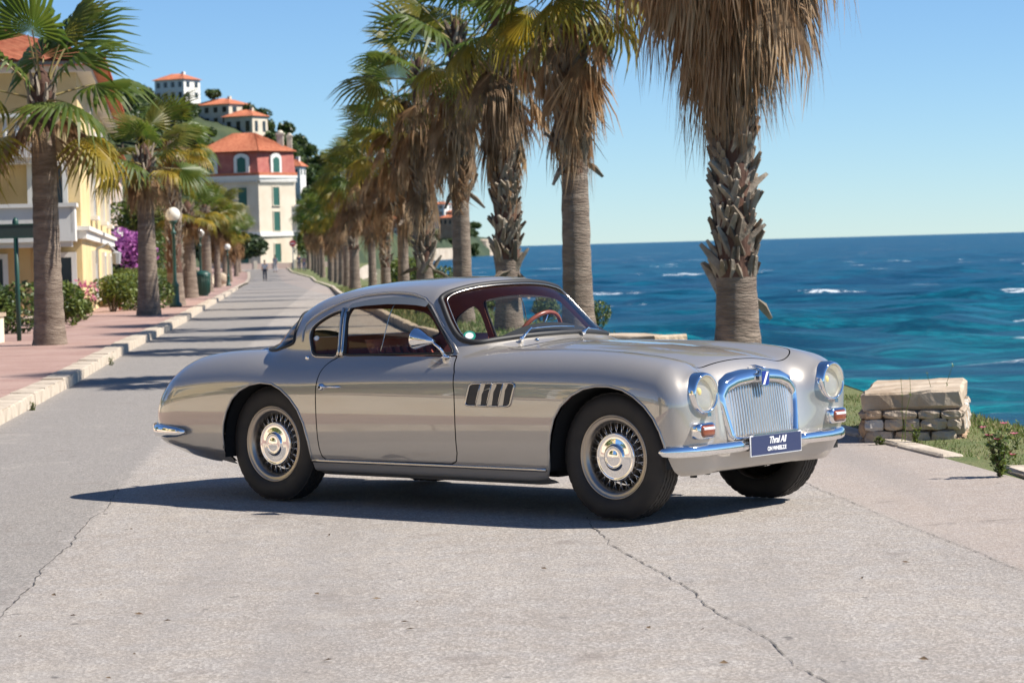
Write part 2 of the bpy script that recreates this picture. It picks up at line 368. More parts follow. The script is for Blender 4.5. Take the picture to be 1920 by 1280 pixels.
def build_sea():
    rows = np.concatenate([[-900, -300, -120, -50, -20, -6, 1], np.geomspace(6, 900, 470), np.geomspace(900, 90000, 60)[1:]]); U = np.concatenate([[-30, -12, -5, -2.4, -1.5], np.linspace(-1, 1, 260), [1.5, 2.4, 5, 12, 30]]); nx = len(U)
    Yg = np.repeat(rows[:, None], nx, 1); Xg = U[None, :]*(8+.30*np.maximum(Yg, 0))+2
    Zg = np.zeros_like(Yg); r = np.random.default_rng(3)
    for k in range(26):
        lam = r.uniform(2.2, 16); th = r.normal(0, .42); A = .017*lam*r.uniform(.5, 1.1)
        kx, ky = 2*PI/lam*math.sin(th), 2*PI/lam*math.cos(th)
        fade = np.clip(1.6-Yg/(lam*38), 0, 1)
        ph = kx*Xg+ky*Yg+r.uniform(0, 6.28)
        Zg += A*fade*(1-2*np.abs(np.sin(ph/2))**1.3)*.8
    env = .65+.5*np.sin(Xg*.13+Yg*.05)*np.sin(Yg*.11-Xg*.04)
    Zg *= env
    m = bpy.data.meshes.new('sea'); nr = len(rows)
    V = np.stack([Xg, Yg, Zg+SEA], -1).reshape(-1, 3)
    idx = np.arange(nr*nx).reshape(nr, nx)
    F = np.stack([idx[:-1, :-1], idx[:-1, 1:], idx[1:, 1:], idx[1:, :-1]], -1).reshape(-1, 4)
    m.from_pydata(V.tolist(), [], F.tolist()); m.polygons.foreach_set('use_smooth', [True]*len(m.polygons)); m.materials.append(M_SEA)
    o = link('sea', m); o['kind'] = 'structure'
M_SEA = sea_mat(); build_sea()
# low land under the town, inland
mm = M(); mm.add([(-400, -60, -.6), (-1.0, -60, -.6), (3.2, 12, -.9), (2.4, 40, -.9), (-14, 300, -1.6), (-14, 420, -1.6), (-600, 420, -1.6)], [(0, 1, 2, 3, 4, 5, 6)])
mm.build('ground', M_SOIL)['kind'] = 'structure'

# ================================================================== BUILDINGS
M_YSHADE = mat('yellow_render_shaded', (.52, .35, .15), .9, c2=(.58, .42, .20), scale=1.4, bump=.15, bscale=30)  # villa render with the shade of its front put into the colour
M_YLIT = mat('yellow_render_sunlit', (.60, .44, .21), .9, c2=(.66, .51, .27), scale=1.2, bump=.15, bscale=30)  # the same render in its sunlit tone
M_WHITE = mat('white_stucco', (.64, .62, .57), .85, c2=(.70, .68, .63), scale=2, bump=.1, bscale=30)
M_CREAM = mat('cream_render', (.55, .47, .36), .9, c2=(.61, .54, .43), scale=.6, bump=.1, bscale=10)
M_ROSE = mat('rose_mansard', (.36, .10, .08), .8, c2=(.42, .14, .105), scale=1.5, bump=.3, bscale=12)
M_TILE = mat('terracotta_tile', (.36, .10, .045), .85, c2=(.47, .165, .08), scale=3, bump=.2)
M_SHUT = mat('green_shutter', (.02, .10, .075), .6)
M_GLASSD = mat('dark_window', (.02, .025, .03), .15, spec=.6)
M_GREYSH = mat('grey_shutter', (.30, .30, .31), .7)
M_IRON = mat('dark_green_iron', (.012, .06, .045), .45, spec=.5)
def tiled_roof(m, a, b, c, d, pitch=.3, amp=.05, n=8):
    """corrugated slope from eave a-b up to ridge d-c"""
    a, b, c, d = map(Vector, (a, b, c, d)); L = (b-a).length; k = max(4, int(L/pitch)*4)
    nrm = (b-a).cross(d-a).normalized()
    vs = []
    for i in range(k+1):
        t = i/k; off = nrm*amp*(.5+.5*math.cos(2*PI*t*k/4))
        vs += [a.lerp(b, t)+off, d.lerp(c, t)+off]
    m.add(vs, [(2*i, 2*i+2, 2*i+3, 2*i+1) for i in range(k)])
def window(parent, c, w, h, ax, out, mats=(M_WHITE, M_GREYSH), louvre=False, arch=False, depth=.10, fr=.12, sill=True, slat=0):
    """window part on a wall: frame mesh with the leaf and sill as sub-parts. ax: unit vector along wall, out: unit normal"""
    ax = Vector(ax); out = Vector(out); c = Vector(c); up = Vector((0, 0, 1))
    def fn(a, b, hh): return c+ax*a+up*b+out*hh
    m = M()
    for (x0, x1, y0, y1) in ((-w/2-fr, -w/2, 0, h), (w/2, w/2+fr, 0, h), (-w/2-fr, w/2+fr, h, h+fr)):
        m.prism([(x0, y0), (x1, y0), (x1, y1), (x0, y1)], -.02, depth, fn)
    if arch:
        P = [(-w/2-fr, h+fr)]+[((w/2+fr)*math.cos(t), h+fr+.35*w*math.sin(t)) for t in np.linspace(PI, 0, 9)][1:-1]+[(w/2+fr, h+fr)]
        m.prism(P, -.02, depth, fn)
    f = m.build('window', mats[0], parent)
    m = M(); m.prism([(-w/2, 0), (w/2, 0), (w/2, h), (-w/2, h)], -.03, .02, fn)
    m.build('pane' if not louvre else 'shutter', mats[1], f)
    if slat:
        m = M()
        for i in range(slat):
            z = h*(i+.5)/slat; m.prism([(-w/2+.02, z-h/slat*.3), (w/2-.02, z-h/slat*.3), (w/2-.02, z+h/slat*.3), (-w/2+.02, z+h/slat*.3)], .02, .045, fn)
        m.build('slat_panel', mats[1], f)['kind'] = 'stuff'
    if sill:
        m = M(); m.prism([(-w/2-fr-.05, -.1), (w/2+fr+.05, -.1), (w/2+fr+.05, 0), (-w/2-fr-.05, 0)], -.02, depth+.1, fn); m.build('sill', mats[0], f)
    return f
def balustrade(parent, a, b, h, me):
    """rail and plinth with single balusters from a to b"""
    a = Vector(a); b = Vector(b); d = b-a; L = d.length; rz = math.atan2(d.y, d.x); c = (a+b)/2
    m = M(); m.box((c.x, c.y, c.z+.06), (L, .24, .12), rz); m.box((c.x, c.y, c.z+h-.04), (L, .26, .08), rz)
    for q in (a, b): m.box((q.x, q.y, q.z+h/2), (.28, .28, h+.05), rz)
    o = m.build('balustrade', M_WHITE, parent); n = int(L/.26)
    for i in range(n):
        p = a.lerp(b, (i+.5)/n); link('baluster', me, o, (p.x, p.y, p.z+.12))
    return o
bm_ = M(); bm_.lathe([(0, 0), (.06, 0), (.06, .05), (.035, .1), (.075, .28), (.03, .55), (.055, .62), (.055, .66), (0, .66)], 8)
ME_BAL = bm_.mesh('baluster', M_WHITE, True)
# ---- yellow villa on the left
def yellow_villa():
    # the right wall stands along the pavement from A (near) to B (far); the shaded front faces the viewer
    A = Vector((-10.12, 63.2, 0)); B = Vector((-13.72, 92, -.1)); e = (B-A).normalized(); out = Vector((e.y, -e.x, 0)); l = (B-A).length
    left = -out
    t = thing('yellow_villa', 'tall yellow villa with white balconies behind the nearest left palm', 'villa', A)
    def W(s, d, z): return e*s-out*d+Vector((0, 0, z))          # local: along the wall, depth inward, height
    H = 6.05
    m = M(); m.prism([(0, 0), (l, 0), (l, 9), (0, 9)], -.8, H, lambda a, b, h: W(a, b, h)); m.build('sunlit_wall', M_YLIT, t)
    # front wing, set forward, its shade put into a darker yellow
    m = M(); m.prism([(-.02, 1.2), (3, 1.2), (3, 14), (-.02, 14)], -.8, H+.003, lambda a, b, h: W(a-.05, b, h)); m.build('front_wall', M_YSHADE, t)
    m = M(); m.prism([(-.12, -.12), (l+.1, -.12), (l+.1, .3), (-.12, .3)], 1.88, 2.08, lambda a, b, h: W(a, b, h)); m.prism([(-.2, -.2), (l+.2, -.2), (l+.2, .25), (-.2, .25)], 2.08, 2.18, lambda a, b, h: W(a, b, h))
    m.build('string_course', M_WHITE, t)
    m = M(); m.prism([(-.3, -.35), (l+.3, -.35), (l+.3, 14), (-.3, 14)], H-.25, H, lambda a, b, h: W(a, b, h+.01)); m.build('cornice', M_WHITE, t)
    # tall narrow windows on the sunlit wall
    for s in (8, 17.5, 24.5):
        for z, hh in ((.42, 1.1), (2.55, 1.2), (4.75, .6)):
            window(t, W(s, 0, z), 1.5, hh, e, out, (M_WHITE, M_GREYSH), slat=9)
    # front windows and balconies
    fa, fo = -out, -e
    for d in (.55, 2.15, 4.6):
        window(t, W(-.07, d, .5), .6, .95, fa, fo, (M_WHITE, M_GLASSD), slat=0)
        window(t, W(-.07, d+.2, 2.35), .7, 1.25, fa, fo, (M_WHITE, M_GLASSD))
    # first balcony close to the corner and the upper terrace
    def slab(d0, d1, z, dep, name):
        m = M(); m.prism([(-dep, d0), (0, d0), (0, d1), (-dep, d1)], z-.2, z, lambda a, b, h: W(a-.06, b, h)); m.prism([(-dep+.15, d0+.1), (0, d0+.1), (0, d1-.1), (-dep+.15, d1-.1)], z-.32, z-.2, lambda a, b, h: W(a-.06, b, h))
        return m.build(name, M_WHITE, t)
    slab(.1, 2.3, 2.02, 1.1, 'balcony_floor')
    m = M(); m.prism([(-1.1, .15), (-1.0, .15), (-1.0, 2.25), (-1.1, 2.25)], 2.02, 2.62, lambda a, b, h: W(a-.06, b, h)); m.prism([(-1.1, .1), (0, .1), (0, .2), (-1.1, .2)], 2.02, 2.62, lambda a, b, h: W(a-.06, b, h))
    m.prism([(-1.16, .05), (0, .05), (0, .28), (-1.16, .28)], 2.62, 2.71, lambda a, b, h: W(a-.06, b, h)); m.prism([(-1.16, .28), (-.92, .28), (-.92, 2.3), (-1.16, 2.3)], 2.62, 2.71, lambda a, b, h: W(a-.06, b, h))
    m.build('balcony_parapet', M_WHITE, t)
    slab(.55, 5.6, 3.98, 1.1, 'terrace_floor')
    P0 = W(-1.02, .7, 3.98); P1 = W(-1.02, 5.5, 3.98)
    balustrade(t, P0, P1, .82, ME_BAL)
    # tiled roof: hip
    m = M()
    z0, z1 = H+.02, H+1.9
    a = W(-.7, -.7, z0); b = W(l+.7, -.7, z0); c = W(l-4.5, 4.5, z1); d = W(4.5, 4.5, z1)
    tiled_roof(m, a, b, c, d)
    f0 = W(-.7, 14.5, z0); f1 = W(4.5, 9.5, z1); tiled_roof(m, f0, a, d, f1)
    m.add([a+Vector((0, 0, -.12)), b+Vector((0, 0, -.12)), W(l+.7, 14.5, z0-.12), f0+Vector((0, 0, -.12))], [(0, 1, 2, 3)])
    r = m.build('roof', M_TILE, t)
    # wall lantern under the string course
    m = M(); p = W(5.5, -.18, 1.55); m.tube([p-Vector((0, 0, .25)), p+Vector((0, 0, .1)), p+out*.3+Vector((0, 0, .25)), p+out*.5], .03, 6); m.lathe([(0, -.3), (.1, -.28), (.13, 0), (0, .06)], 8, c=tuple(p+out*.5)); m.build('wall_lantern', M_GREYSH, t)
    return t
yellow_villa()
# ---- pale house further along, behind palm trunks
def pale_house():
    A = Vector((-17.6, 118, -.3)); B = Vector((-20.2, 140, -.5)); e = (B-A).normalized(); out = Vector((e.y, -e.x, 0)); l = (B-A).length
    t = thing('pale_house', 'pale pink house half hidden behind the left row of palms', 'house', A)
    def W(s, d, z): return e*s-out*d+Vector((0, 0, z))
    m = M(); m.prism([(0, 0), (l, 0), (l, 8), (0, 8)], -.8, 6.2, W); m.build('wall', mat('pink_render', (.60, .42, .32), .9, c2=(.66, .50, .40), scale=1), t)
    m = M(); m.prism([(-.3, -.3), (l+.3, -.3), (l+.3, .3), (-.3, .3)], 2.75, 3.0, W); m.prism([(-.3, -.3), (l+.3, -.3), (l+.3, 8.3), (-.3, 8.3)], 6.0, 6.25, W); m.build('cornice', M_WHITE, t)
    for s in (4, 10, 17):
        for z in (.3, 3.4): window(t, W(s, 0, z), 1.3, 1.9, e, out, (M_WHITE, M_GREYSH))
    for d in (1.6, 4.2, 6.5):
        for z in (.3, 3.4): window(t, W(0, d, z), .9, 1.8, -out, -e, (M_WHITE, M_GLASSD))
    m = M(); a, b, c, d = W(-.6, -.6, 6.27), W(l+.6, -.6, 6.27), W(l-4, 4, 7.8), W(4, 4, 7.8); tiled_roof(m, a, b, c, d); tiled_roof(m, W(-.6, 8.6, 6.27), a, d, W(4, 4.1, 7.8)); m.build('roof', M_TILE, t)
pale_house()
# ---- the big villa with the rose mansard at the end of the road
def rose_villa():
    Y0 = 300; t = thing('mansard_villa', 'cream villa with rose mansard storey, green shutters and terracotta roof', 'villa', (-28.0, Y0, -.2))
    # corner of the two seen faces at the origin; the shaded face runs left, the sunlit face runs right and away
    el = Vector((-.985, .17, 0)); er = Vector((.62, .785, 0)); nl = Vector((-.17, -.985, 0)); nr = Vector((.785, -.62, 0))
    LL, LR = 8.0, 6.9; H = 10.9
    def fl(a, b, h): return el*a-nl*b+Vector((0, 0, h))
    def fr(a, b, h): return er*a-nr*b+Vector((0, 0, h))
    back = el*LL+er*LR
    def pr(off, z0, z1, top=None):
        """block following the plan, pushed out by off at the bottom and top"""
        top = off if top is None else top
        def ring(o, z):
            q = [Vector((0, 0, 0))+(nl+nr)*o*.62, er*LR+(nr-nl)*o*.62, back-(nl+nr)*o*.62, el*LL+(nl-nr)*o*.62]
            return [p+Vector((0, 0, z)) for p in q]
        return ring(off, z0)+ring(top, z1)
    FB = [(3, 2, 1, 0), (4, 5, 6, 7), (0, 1, 5, 4), (1, 2, 6, 5), (2, 3, 7, 6), (3, 0, 4, 7)]
    m = M(); m.add(pr(0, -2, H), FB); m.build('wall', M_CREAM, t)
    m = M(); m.add(pr(.35, 3.7, 4.0), FB); m.add(pr(.25, 4.0, 4.25), FB); m.build('string_course', M_WHITE, t)
    m = M(); m.add(pr(.3, H-.5, H-.2), FB); m.add(pr(.55, H-.2, H+.1), FB); m.build('cornice', M_WHITE, t)
    m = M(); k = 22
    for i in range(k): p = fl(LL*(i+.5)/k, -.22, H-.6); m.box(p, (.16, .3, .25), math.atan2(el.y, el.x))
    for i in range(k): p = fr(LR*(i+.5)/k, -.22, H-.6); m.box(p, (.16, .3, .25), math.atan2(er.y, er.x))
    m.build('dentil', M_WHITE, t)['kind'] = 'stuff'
    m = M(); m.add(pr(.5, H+.1, H+.45), FB); m.build('eave_tile', M_TILE, t)
    m = M(); m.add(pr(.12, H+.3, H+3.0, -.25), FB); m.build('mansard', M_ROSE, t)
    # hip roof
    ring = pr(.55, H+3.0, H+3.0)[:4]; zc = Vector((0, 0, 2.3))
    ce = (ring[0]+ring[2])/2; r0 = ce-el*1.2+zc; r1 = ce+el*1.6+zc
    m = M(); tiled_roof(m, ring[3], ring[0], r0, r1, .32, .07); tiled_roof(m, ring[0], ring[1], r0+er*.01, r0, .32, .07)
    m.add([ring[1], ring[2], r1, r0], [(0, 1, 2, 3)]); m.add([ring[2], ring[3], r1], [(0, 1, 2)]); m.add([p-Vector((0, 0, .1)) for p in ring], [(0, 1, 2, 3)])
    roof = m.build('roof', M_TILE, t)
    for q, s in ((ring[0]*.25+ring[1]*.75-nr*1.2, 1.0), (ring[0]*.05+ring[1]*.95-nr*.9, .75)):
        m = M(); m.box((q.x, q.y, H+3.9), (.85*s, .85*s, 2.0*s+.4)); m.box((q.x, q.y, H+4.05+1.0*s+.1), (1.1*s, 1.1*s, .22)); m.ico((q.x, q.y, H+4.3+s), (.42*s, .42*s, .3*s), 2)
        m.build('chimney', M_CREAM, roof)
    # dormers
    for fn, a, ax, out in ((fl, 2.1, el, nl), (fl, 6.3, el, nl), (fr, 3.2, er, nr)):
        m = M(); W_ = 1.0
        P = [(-W_, 0), (W_, 0), (W_, 1.75)]+[(W_*math.cos(q), 1.75+.62*math.sin(q)) for q in np.linspace(0, PI, 9)][1:-1]+[(-W_, 1.75)]
        m.prism(P, -.6, .12, lambda x, z, h: fn(a+x, -h-.12, H+.4+z)); d = m.build('dormer', M_WHITE, t)
        m = M(); m.prism([(-.55, .12), (.55, .12), (.55, 1.7), (0, 1.95), (-.55, 1.7)], .12, .17, lambda x, z, h: fn(a+x, -h-.12, H+.4+z)); m.build('shutter', M_SHUT, d)
    for fn, a, ax, out in ((fl, 2.1, el, nl), (fl, 6.3, el, nl), (fr, 3.2, er, nr)):
        for z, hh in ((7.4, 2.2), (4.5, 2.0) if fn is fl else (3.95+.4, 2.3), (.6, 2.2)):
            window(t, fn(a, 0, z), 1.15, hh, ax, out, (M_CREAM, M_SHUT), louvre=True, slat=10)
    # balconies on the seaward corner
    for z in (4.25, 6.4):
        p = er*(LR+.1)
        m = M(); m.box((p.x, p.y, z), (1.5, 1.5, .25)); m.box((p.x+.3, p.y, z+1.0), (.9, 1.4, .12))
        for i in range(5):
            m.box((p.x+.7, p.y-.6+i*.3, z+.5), (.12, .1, .9)); m.box((p.x-.5+i*.25, p.y-.68, z+.5), (.1, .12, .9))
        m.build('balcony', M_WHITE, t)
    t.scale = (.88, .88, .94)
    return t
rose_villa()
# ---- hill with houses and trees
M_HILL = mat('hillside_scrub', (.026, .044, .016), .95, c2=(.055, .072, .026), scale=.08, bump=.9, bscale=.4, bdist=1.5)
HP = [(-400, 52), (-150, 46), (-101, 39), (-86, 37.5), (-70, 34), (-60, 30.2), (-55, 27), (-50, 25), (-46, 21.5), (-42, 18), (-38, 13), (-34, 6), (-31, -1), (-28, -8), (0, -10), (20, -10)]
def hillz(x, y):
    h = float(np.interp(x, [p[0] for p in HP], [p[1] for p in HP]))
    f = math.exp(-((y-610)/150)**2) if y < 610 else math.exp(-((y-610)/420)**2)
    return h*f-(1-f)*(3 if x < -34 else 8)+1.2*math.sin(x*.21+y*.13)*f
def hill():
    m = M(); xs = np.linspace(-420, 20, 90); ys = np.linspace(330, 1000, 40)
    for y in ys:
        for x in xs: m.v.append((x, y, hillz(x, y)-1))
    n = len(xs)
    for i in range(len(ys)-1):
        for j in range(n-1): m.f.append((i*n+j, i*n+j+1, (i+1)*n+j+1, (i+1)*n+j)); m.mi.append(0)
    o = m.build('hill', M_HILL, smooth=True); o['kind'] = 'structure'
hill()
M_ROOFRED = M_TILE
def hill_house(name, label, x, y, w, d, h, rz, wall, floors, cols, z=None, roofh=1.5, cat='house', group=None, blind=M_GLASSD, lean=0):
    z = hillz(x, y)-1 if z is None else z
    t = thing(name, label, cat, (x, y, z), rz, group)
    m = M(); m.box((0, 0, h/2-3), (w, d, h+6)); m.build('wall', wall, t)
    m = M(); e = .5
    a, b, c, dd = (-w/2-e, -d/2-e, h), (w/2+e, -d/2-e, h), (w/2+e, d/2+e, h), (-w/2-e, d/2+e, h)
    k = min(w, d)/2*.8; r0 = (-w/2+k, 0, h+roofh); r1 = (w/2-k, 0, h+roofh)
    tiled_roof(m, a, b, r1, r0, .5, .08); m.add([b, c, r1], [(0, 1, 2)]); m.add([c, dd, r0, r1], [(0, 1, 2, 3)]); m.add([dd, a, r0], [(0, 1, 2)]); m.add([a, b, c, dd], [(3, 2, 1, 0)])
    rf = m.build('roof', M_TILE, t)
    m = M(); m.box((w*.2, .2, h+roofh*.7), (.7, .7, 1.8)); m.build('chimney', wall, rf)
    for f in range(floors):
        for i in range(cols):
            m = M(); m.box((-w/2+w*(i+.5)/cols, -d/2-.02, h/floors*(f+.52)), (w/cols*.42, .12, h/floors*.5)); m.build('window', blind, t)
    for f in range(floors):
        for i in range(2):
            m = M(); m.box((w/2+.02, -d/2+d*(i+.5)/2, h/floors*(f+.52)), (.12, d*.18, h/floors*.5)); m.build('window', blind, t)
    return t
for nm, lb, x, y, z, w, d, h, rz, fl_, co in (
    ('hill_villa', 'white villa with red roof topmost on the hill, left of the others', -75.9, 620, 37.07, 8.2, 6.5, 4.8, -.5, 2, 4),
    ('hill_villa', 'broad cream villa with red roof second highest on the hill', -63.6, 600, 29.9, 10, 8, 4.8, -.55, 2, 4),
    ('hill_villa', 'small cream villa with wide window strip lowest on the hill, above the mansard roof', -57.35, 590, 26.9, 7.4, 6, 4.6, -.5, 1, 3),
    ('hill_villa', 'tiny pale house with orange roof half hidden right of the mansard villa', -41.37, 520, 15.8, 3.4, 3, 2.2, -.3, 1, 2)):
    hill_house(nm, lb, x, y, w, d, h, rz, M_CREAM if 'cream' in lb else M_WHITE, fl_, co, z=z, group='villas on the hill')
# ---- far headland across the bay
M_HEAD = mat('headland_scrub', (.022, .04, .018), .95, c2=(.045, .065, .03), scale=.05, bump=.8, bscale=.2, bdist=2)
M_CLIFF = mat('pale_cliff', (.40, .32, .24), .9, c2=(.52, .44, .35), scale=.15, bump=.8, bscale=.4, bdist=1)
def headland():
    pts = [(-85.7, 1250, 19.1), (-71.0, 1300, 17.3), (-57.5, 1350, 19.0), (-46.3, 1420, 21.3), (-36.5, 1480, 19.4), (-26.2, 1560, 12.6), (-17.9, 1640, 7.6), (-12.3, 1680, 7.0)]
    m = M(); P = [Vector(p) for p in pts]; rows = 7
    for p in P:
        for k in range(rows):
            t = k/(rows-1)                                     # 0 at the water, 1 on the ridge, then falls away behind
            y = p.y-70*(1-t); z = -4+(p.z+4)*(t**.75)
            m.v.append((p.x*(y/p.y)+random.uniform(-1, 1)*(0 if k in (0, rows-1) else 1), y, z))
        m.v.append((p.x, p.y+120, -5))
    n = rows+1
    for i in range(len(P)-1):
        for k in range(n-1): m.f.append((i*n+k, (i+1)*n+k, (i+1)*n+k+1, i*n+k+1)); m.mi.append(0)
    o = m.build('headland', M_HEAD, smooth=True); o['kind'] = 'structure'
    # round fort-like cliff at the tip
    a = Vector((-15.4, 1630, -.9)); m = M(); vs = []
    prof = [(9.5, 0), (8.3, 2), (7.4, 5), (6.6, 9.2), (5.8, 9.9), (0, 10.2)]
    m.lathe(prof, 14); m.v = [(x*(1+.06*math.sin(7*x+3*z)), y, z) for x, y, z in m.v]
    o = m.build('cliff', M_CLIFF); o.location = (a.x, a.y, -4); o['kind'] = 'structure'
    m = M(); b = Vector((-26.6, 1600, -.6)); m.lathe([(12, 0), (9, 3), (7, 8), (0, 9)], 12); o = m.build('cliff', M_CLIFF); o.location = (b.x, b.y, -4); o['kind'] = 'structure'
    # sea wall along the foot
    P = [Vector(p) for p in ((-62, 1070, 0), (-57.2, 1080, 0), (-47.7, 1110, 0), (-36.6, 1180, 0), (-27.1, 1290, 0))]
    m = M()
    for p, q in zip(P[:-1], P[1:]):
        c = (p+q)/2; d = q-p; m.box((c.x, c.y, -2), (d.length+.5, 3, 6.6), math.atan2(d.y, d.x))
    tag(m.build('sea_wall', M_CLIFF), 'long pale sea wall at the foot of the far headland', 'sea wall')
headland()
M_ORANGE = mat('orange_render', (.60, .26, .14), .9, c2=(.66, .34, .2), scale=.4)
for lb, x, y, z, w, d, h, rz, wl, fl_, co in (
    ('white square house with pink roof on top of the far headland', -34.35, 1370, 17.56, 8, 8, 6.2, -.5, M_WHITE, 2, 2),
    ('orange house lower on the far headland, left of its taller neighbour', -29.99, 1340, 12.29, 8, 7, 4.2, -.5, M_ORANGE, 1, 3),
    ('taller orange house on the far headland beside a palm trunk', -26.4, 1350, 13.34, 7, 7, 6.2, -.5, M_ORANGE, 2, 2),
    ('cream house with white terrace on the far headland between two palm trunks', -50.93, 1200, 7.98, 6, 6, 7.0, -.4, M_CREAM, 3, 2),
    ('pale pink house by the far shore, left of the palm trunks', -58.51, 1150, 6.37, 6, 6, 6, -.3, M_CREAM, 2, 2),
    ('low house with orange roof by the far shore wall', -60.21, 1120, 2.97, 7, 5, 4, -.3, M_WHITE, 1, 3)):
    hill_house('shore_house', lb, x, y, w, d, h, rz, wl, fl_, co, z=z, group='houses on the far headland')
# low cloud streak left out: the sky is clear

# ================================================================== VEGETATION
M_LEAF = [mat('palm_leaf_green', (.065, .115, .016), .45, c2=(.13, .165, .022), scale=2.5, trans=.5),
          mat('palm_leaf_olive', (.10, .125, .018), .45, c2=(.20, .17, .025), scale=2.5, trans=.5),
          mat('palm_leaf_yellow', (.42, .29, .03), .5, c2=(.17, .17, .025), scale=2.0, trans=.5)]
M_PET = mat('palm_petiole', (.16, .15, .045), .55, c2=(.24, .17, .06), scale=4)
M_DEAD = [mat('palm_leaf_dead', (.28, .15, .07), .85, c2=(.47, .31, .17), scale=5, trans=.25),
          mat('palm_leaf_dead_grey', (.30, .20, .12), .85, c2=(.50, .37, .24), scale=5, trans=.25)]
M_TRUNK = mat('palm_bark', (.145, .105, .078), .95, c2=(.245, .19, .145), scale=3, bump=1.0, bscale=9, stretch=(1, 1, 5), bdist=.03)
M_FIBRE = mat('palm_fibre_red', (.055, .026, .017), .95, c2=(.125, .062, .04), scale=6, bump=1, bscale=20, stretch=(1, 1, .3))
M_BOOT = mat('palm_boot', (.20, .165, .13), .9, c2=(.36, .32, .27), scale=9, bump=.8, bscale=25)
def vary(m, lo, hi):                     # every old leaf base has weathered differently
    N, L = m.node_tree.nodes, m.node_tree.links; p = N['Principled BSDF']; src = p.inputs['Base Color'].links[0].from_socket
    oi = N.new('ShaderNodeObjectInfo'); r = N.new('ShaderNodeValToRGB'); r.color_ramp.elements[0].color = (*lo, 1); r.color_ramp.elements[1].color = (*hi, 1); L.new(oi.outputs['Random'], r.inputs[0])
    L.new(mixc(N, L, 1.0, src, r.outputs[0], 'MULTIPLY'), p.inputs['Base Color'])
vary(M_BOOT, (.42, .36, .30), (1.15, 1.1, 1.02))
for m_ in M_DEAD: vary(m_, (.62, .55, .50), (1.15, 1.1, 1.0))
def fan_leaf(name, R=.8, nseg=24, spread=3.6, pet=.7, droop=.35, split=.5, dead=False, fold=1.0, seed=0, mats=None, tipdrop=.4, hang=None):
    """fan palm leaf: petiole along +x, pleated blade of single segments with split drooping tips"""
    r = random.Random(seed); m = M(); m.cur = 0
    pp = [Vector((pet*t, 0, -.10*droop*t*t*pet)) for t in (0, .35, .7, 1.0)]
    m.tube([Matrix.Rotation(-hang, 3, 'Y') @ q for q in pp] if hang is not None else pp, [.026, .018, .013, .010], 4)
    m.cur = 1; hub = pp[-1]
    def pt(a, rad, lift):
        # blade curls down sideways and along its length
        x = math.cos(a)*rad; y = math.sin(a)*rad*fold
        z = -droop*(rad/R)**2*R*.55*(.5+.5*math.cos(a)) - (1-fold)*abs(math.sin(a))*rad*.55 - .22*droop*abs(math.sin(a))*rad+lift
        return hub+Vector((x, y, z))
    da = spread/nseg
    for i in range(nseg):
        a0 = -spread/2+i*da; a1 = a0+da; am = (a0+a1)/2
        Ri = R*(.80+.20*math.cos(am*.55))*(r.uniform(.66, 1.1) if dead else r.uniform(.9, 1.05)); rs = Ri*split*r.uniform(.85, 1.1)
        h0 = pt(am, .02, 0)
        e0 = pt(a0+da*.04, rs, -.012); e1 = pt(a1-da*.04, rs, -.012); mid = pt(am, rs, .018)
        jit = r.uniform(-.5, .5)*da*(2.0 if dead else .7)
        dz = -tipdrop*R*.18*r.uniform(.3, 1.3)
        k0 = pt(am-da*.26+jit*.5, (rs+Ri)/2, dz*.35); k1 = pt(am+da*.26+jit*.5, (rs+Ri)/2, dz*.35)
        tip = pt(am+jit, Ri, dz*1.6)
        if hang is None: m.add([h0, e0, mid, e1, k0, k1, tip], [(0, 1, 2), (0, 2, 3), (1, 4, 2), (2, 5, 3), (2, 4, 5), (4, 6, 5)])
        if hang is not None:                    # withered: petiole at this angle, every strip hangs by its own weight
            RM = Matrix.Rotation(-hang, 3, 'Y'); vs = [RM @ p for p in (h0, e0, mid, e1)]
            d0 = RM @ Vector((math.cos(am)*1.0, math.sin(am)*fold, -.1)); ln = (Ri-rs)
            d1 = (d0*.55+Vector((0, 0, -.8))).normalized(); d2 = (d0*.15+Vector((r.uniform(-.16, .16), r.uniform(-.16, .16), -1))).normalized()
            q = vs[2]+d1*ln*.5; w = (vs[3]-vs[1])*.36; tp = q+d2*ln*.75
            m.add([vs[0], vs[1], vs[2], vs[3], q-w*.8, q+w*.8, tp], [(0, 1, 2), (0, 2, 3), (1, 4, 2), (2, 5, 3), (2, 4, 5), (4, 6, 5)]); continue
        if not dead and r.random() < .35:      # thread hanging from the split
            q = e1+Vector((0, 0, -.16*r.uniform(.5, 1.5))); m.add([e1, e1+Vector((.006, .006, 0)), q], [(0, 1, 2)])
    return m.mesh(name, mats)
GREEN = [fan_leaf('leaf', R=.98, pet=.80, droop=.35+.15*i, split=.58, seed=i, mats=[M_PET, M_LEAF[i % 2]], spread=3.5+.25*(i % 3), tipdrop=.6+.3*(i % 3)) for i in range(5)]
YELLOW = [fan_leaf('leaf', R=.88, pet=.75, droop=.6, split=.55, seed=20+i, mats=[M_PET, M_LEAF[2]], spread=3.2, tipdrop=1.2, fold=.85) for i in range(2)]
DEAD = [fan_leaf('dead_leaf', R=1.08, pet=.5, droop=.22, split=.40+.08*(i % 3), seed=40+i, mats=[M_DEAD[i % 2], M_DEAD[i % 2]], spread=1.3+.35*(i % 3), nseg=30, dead=True, fold=.42+.12*(i % 3), tipdrop=.7) for i in range(5)]
HANG = [(-.35, .9), (-.7, .8), (-1.0, .7), (-1.25, .6), (-1.42, .55)]
DEADH = [[fan_leaf('dead_leaf', R=1.05, pet=.55, droop=.25, split=.42+.1*k, seed=70+5*i+k, mats=[M_DEAD[(i+k) % 2]]*2, spread=2.0+.3*k, nseg=34, dead=True, fold=f, hang=h) for k in range(2)] for i, (h, f) in enumerate(HANG)]
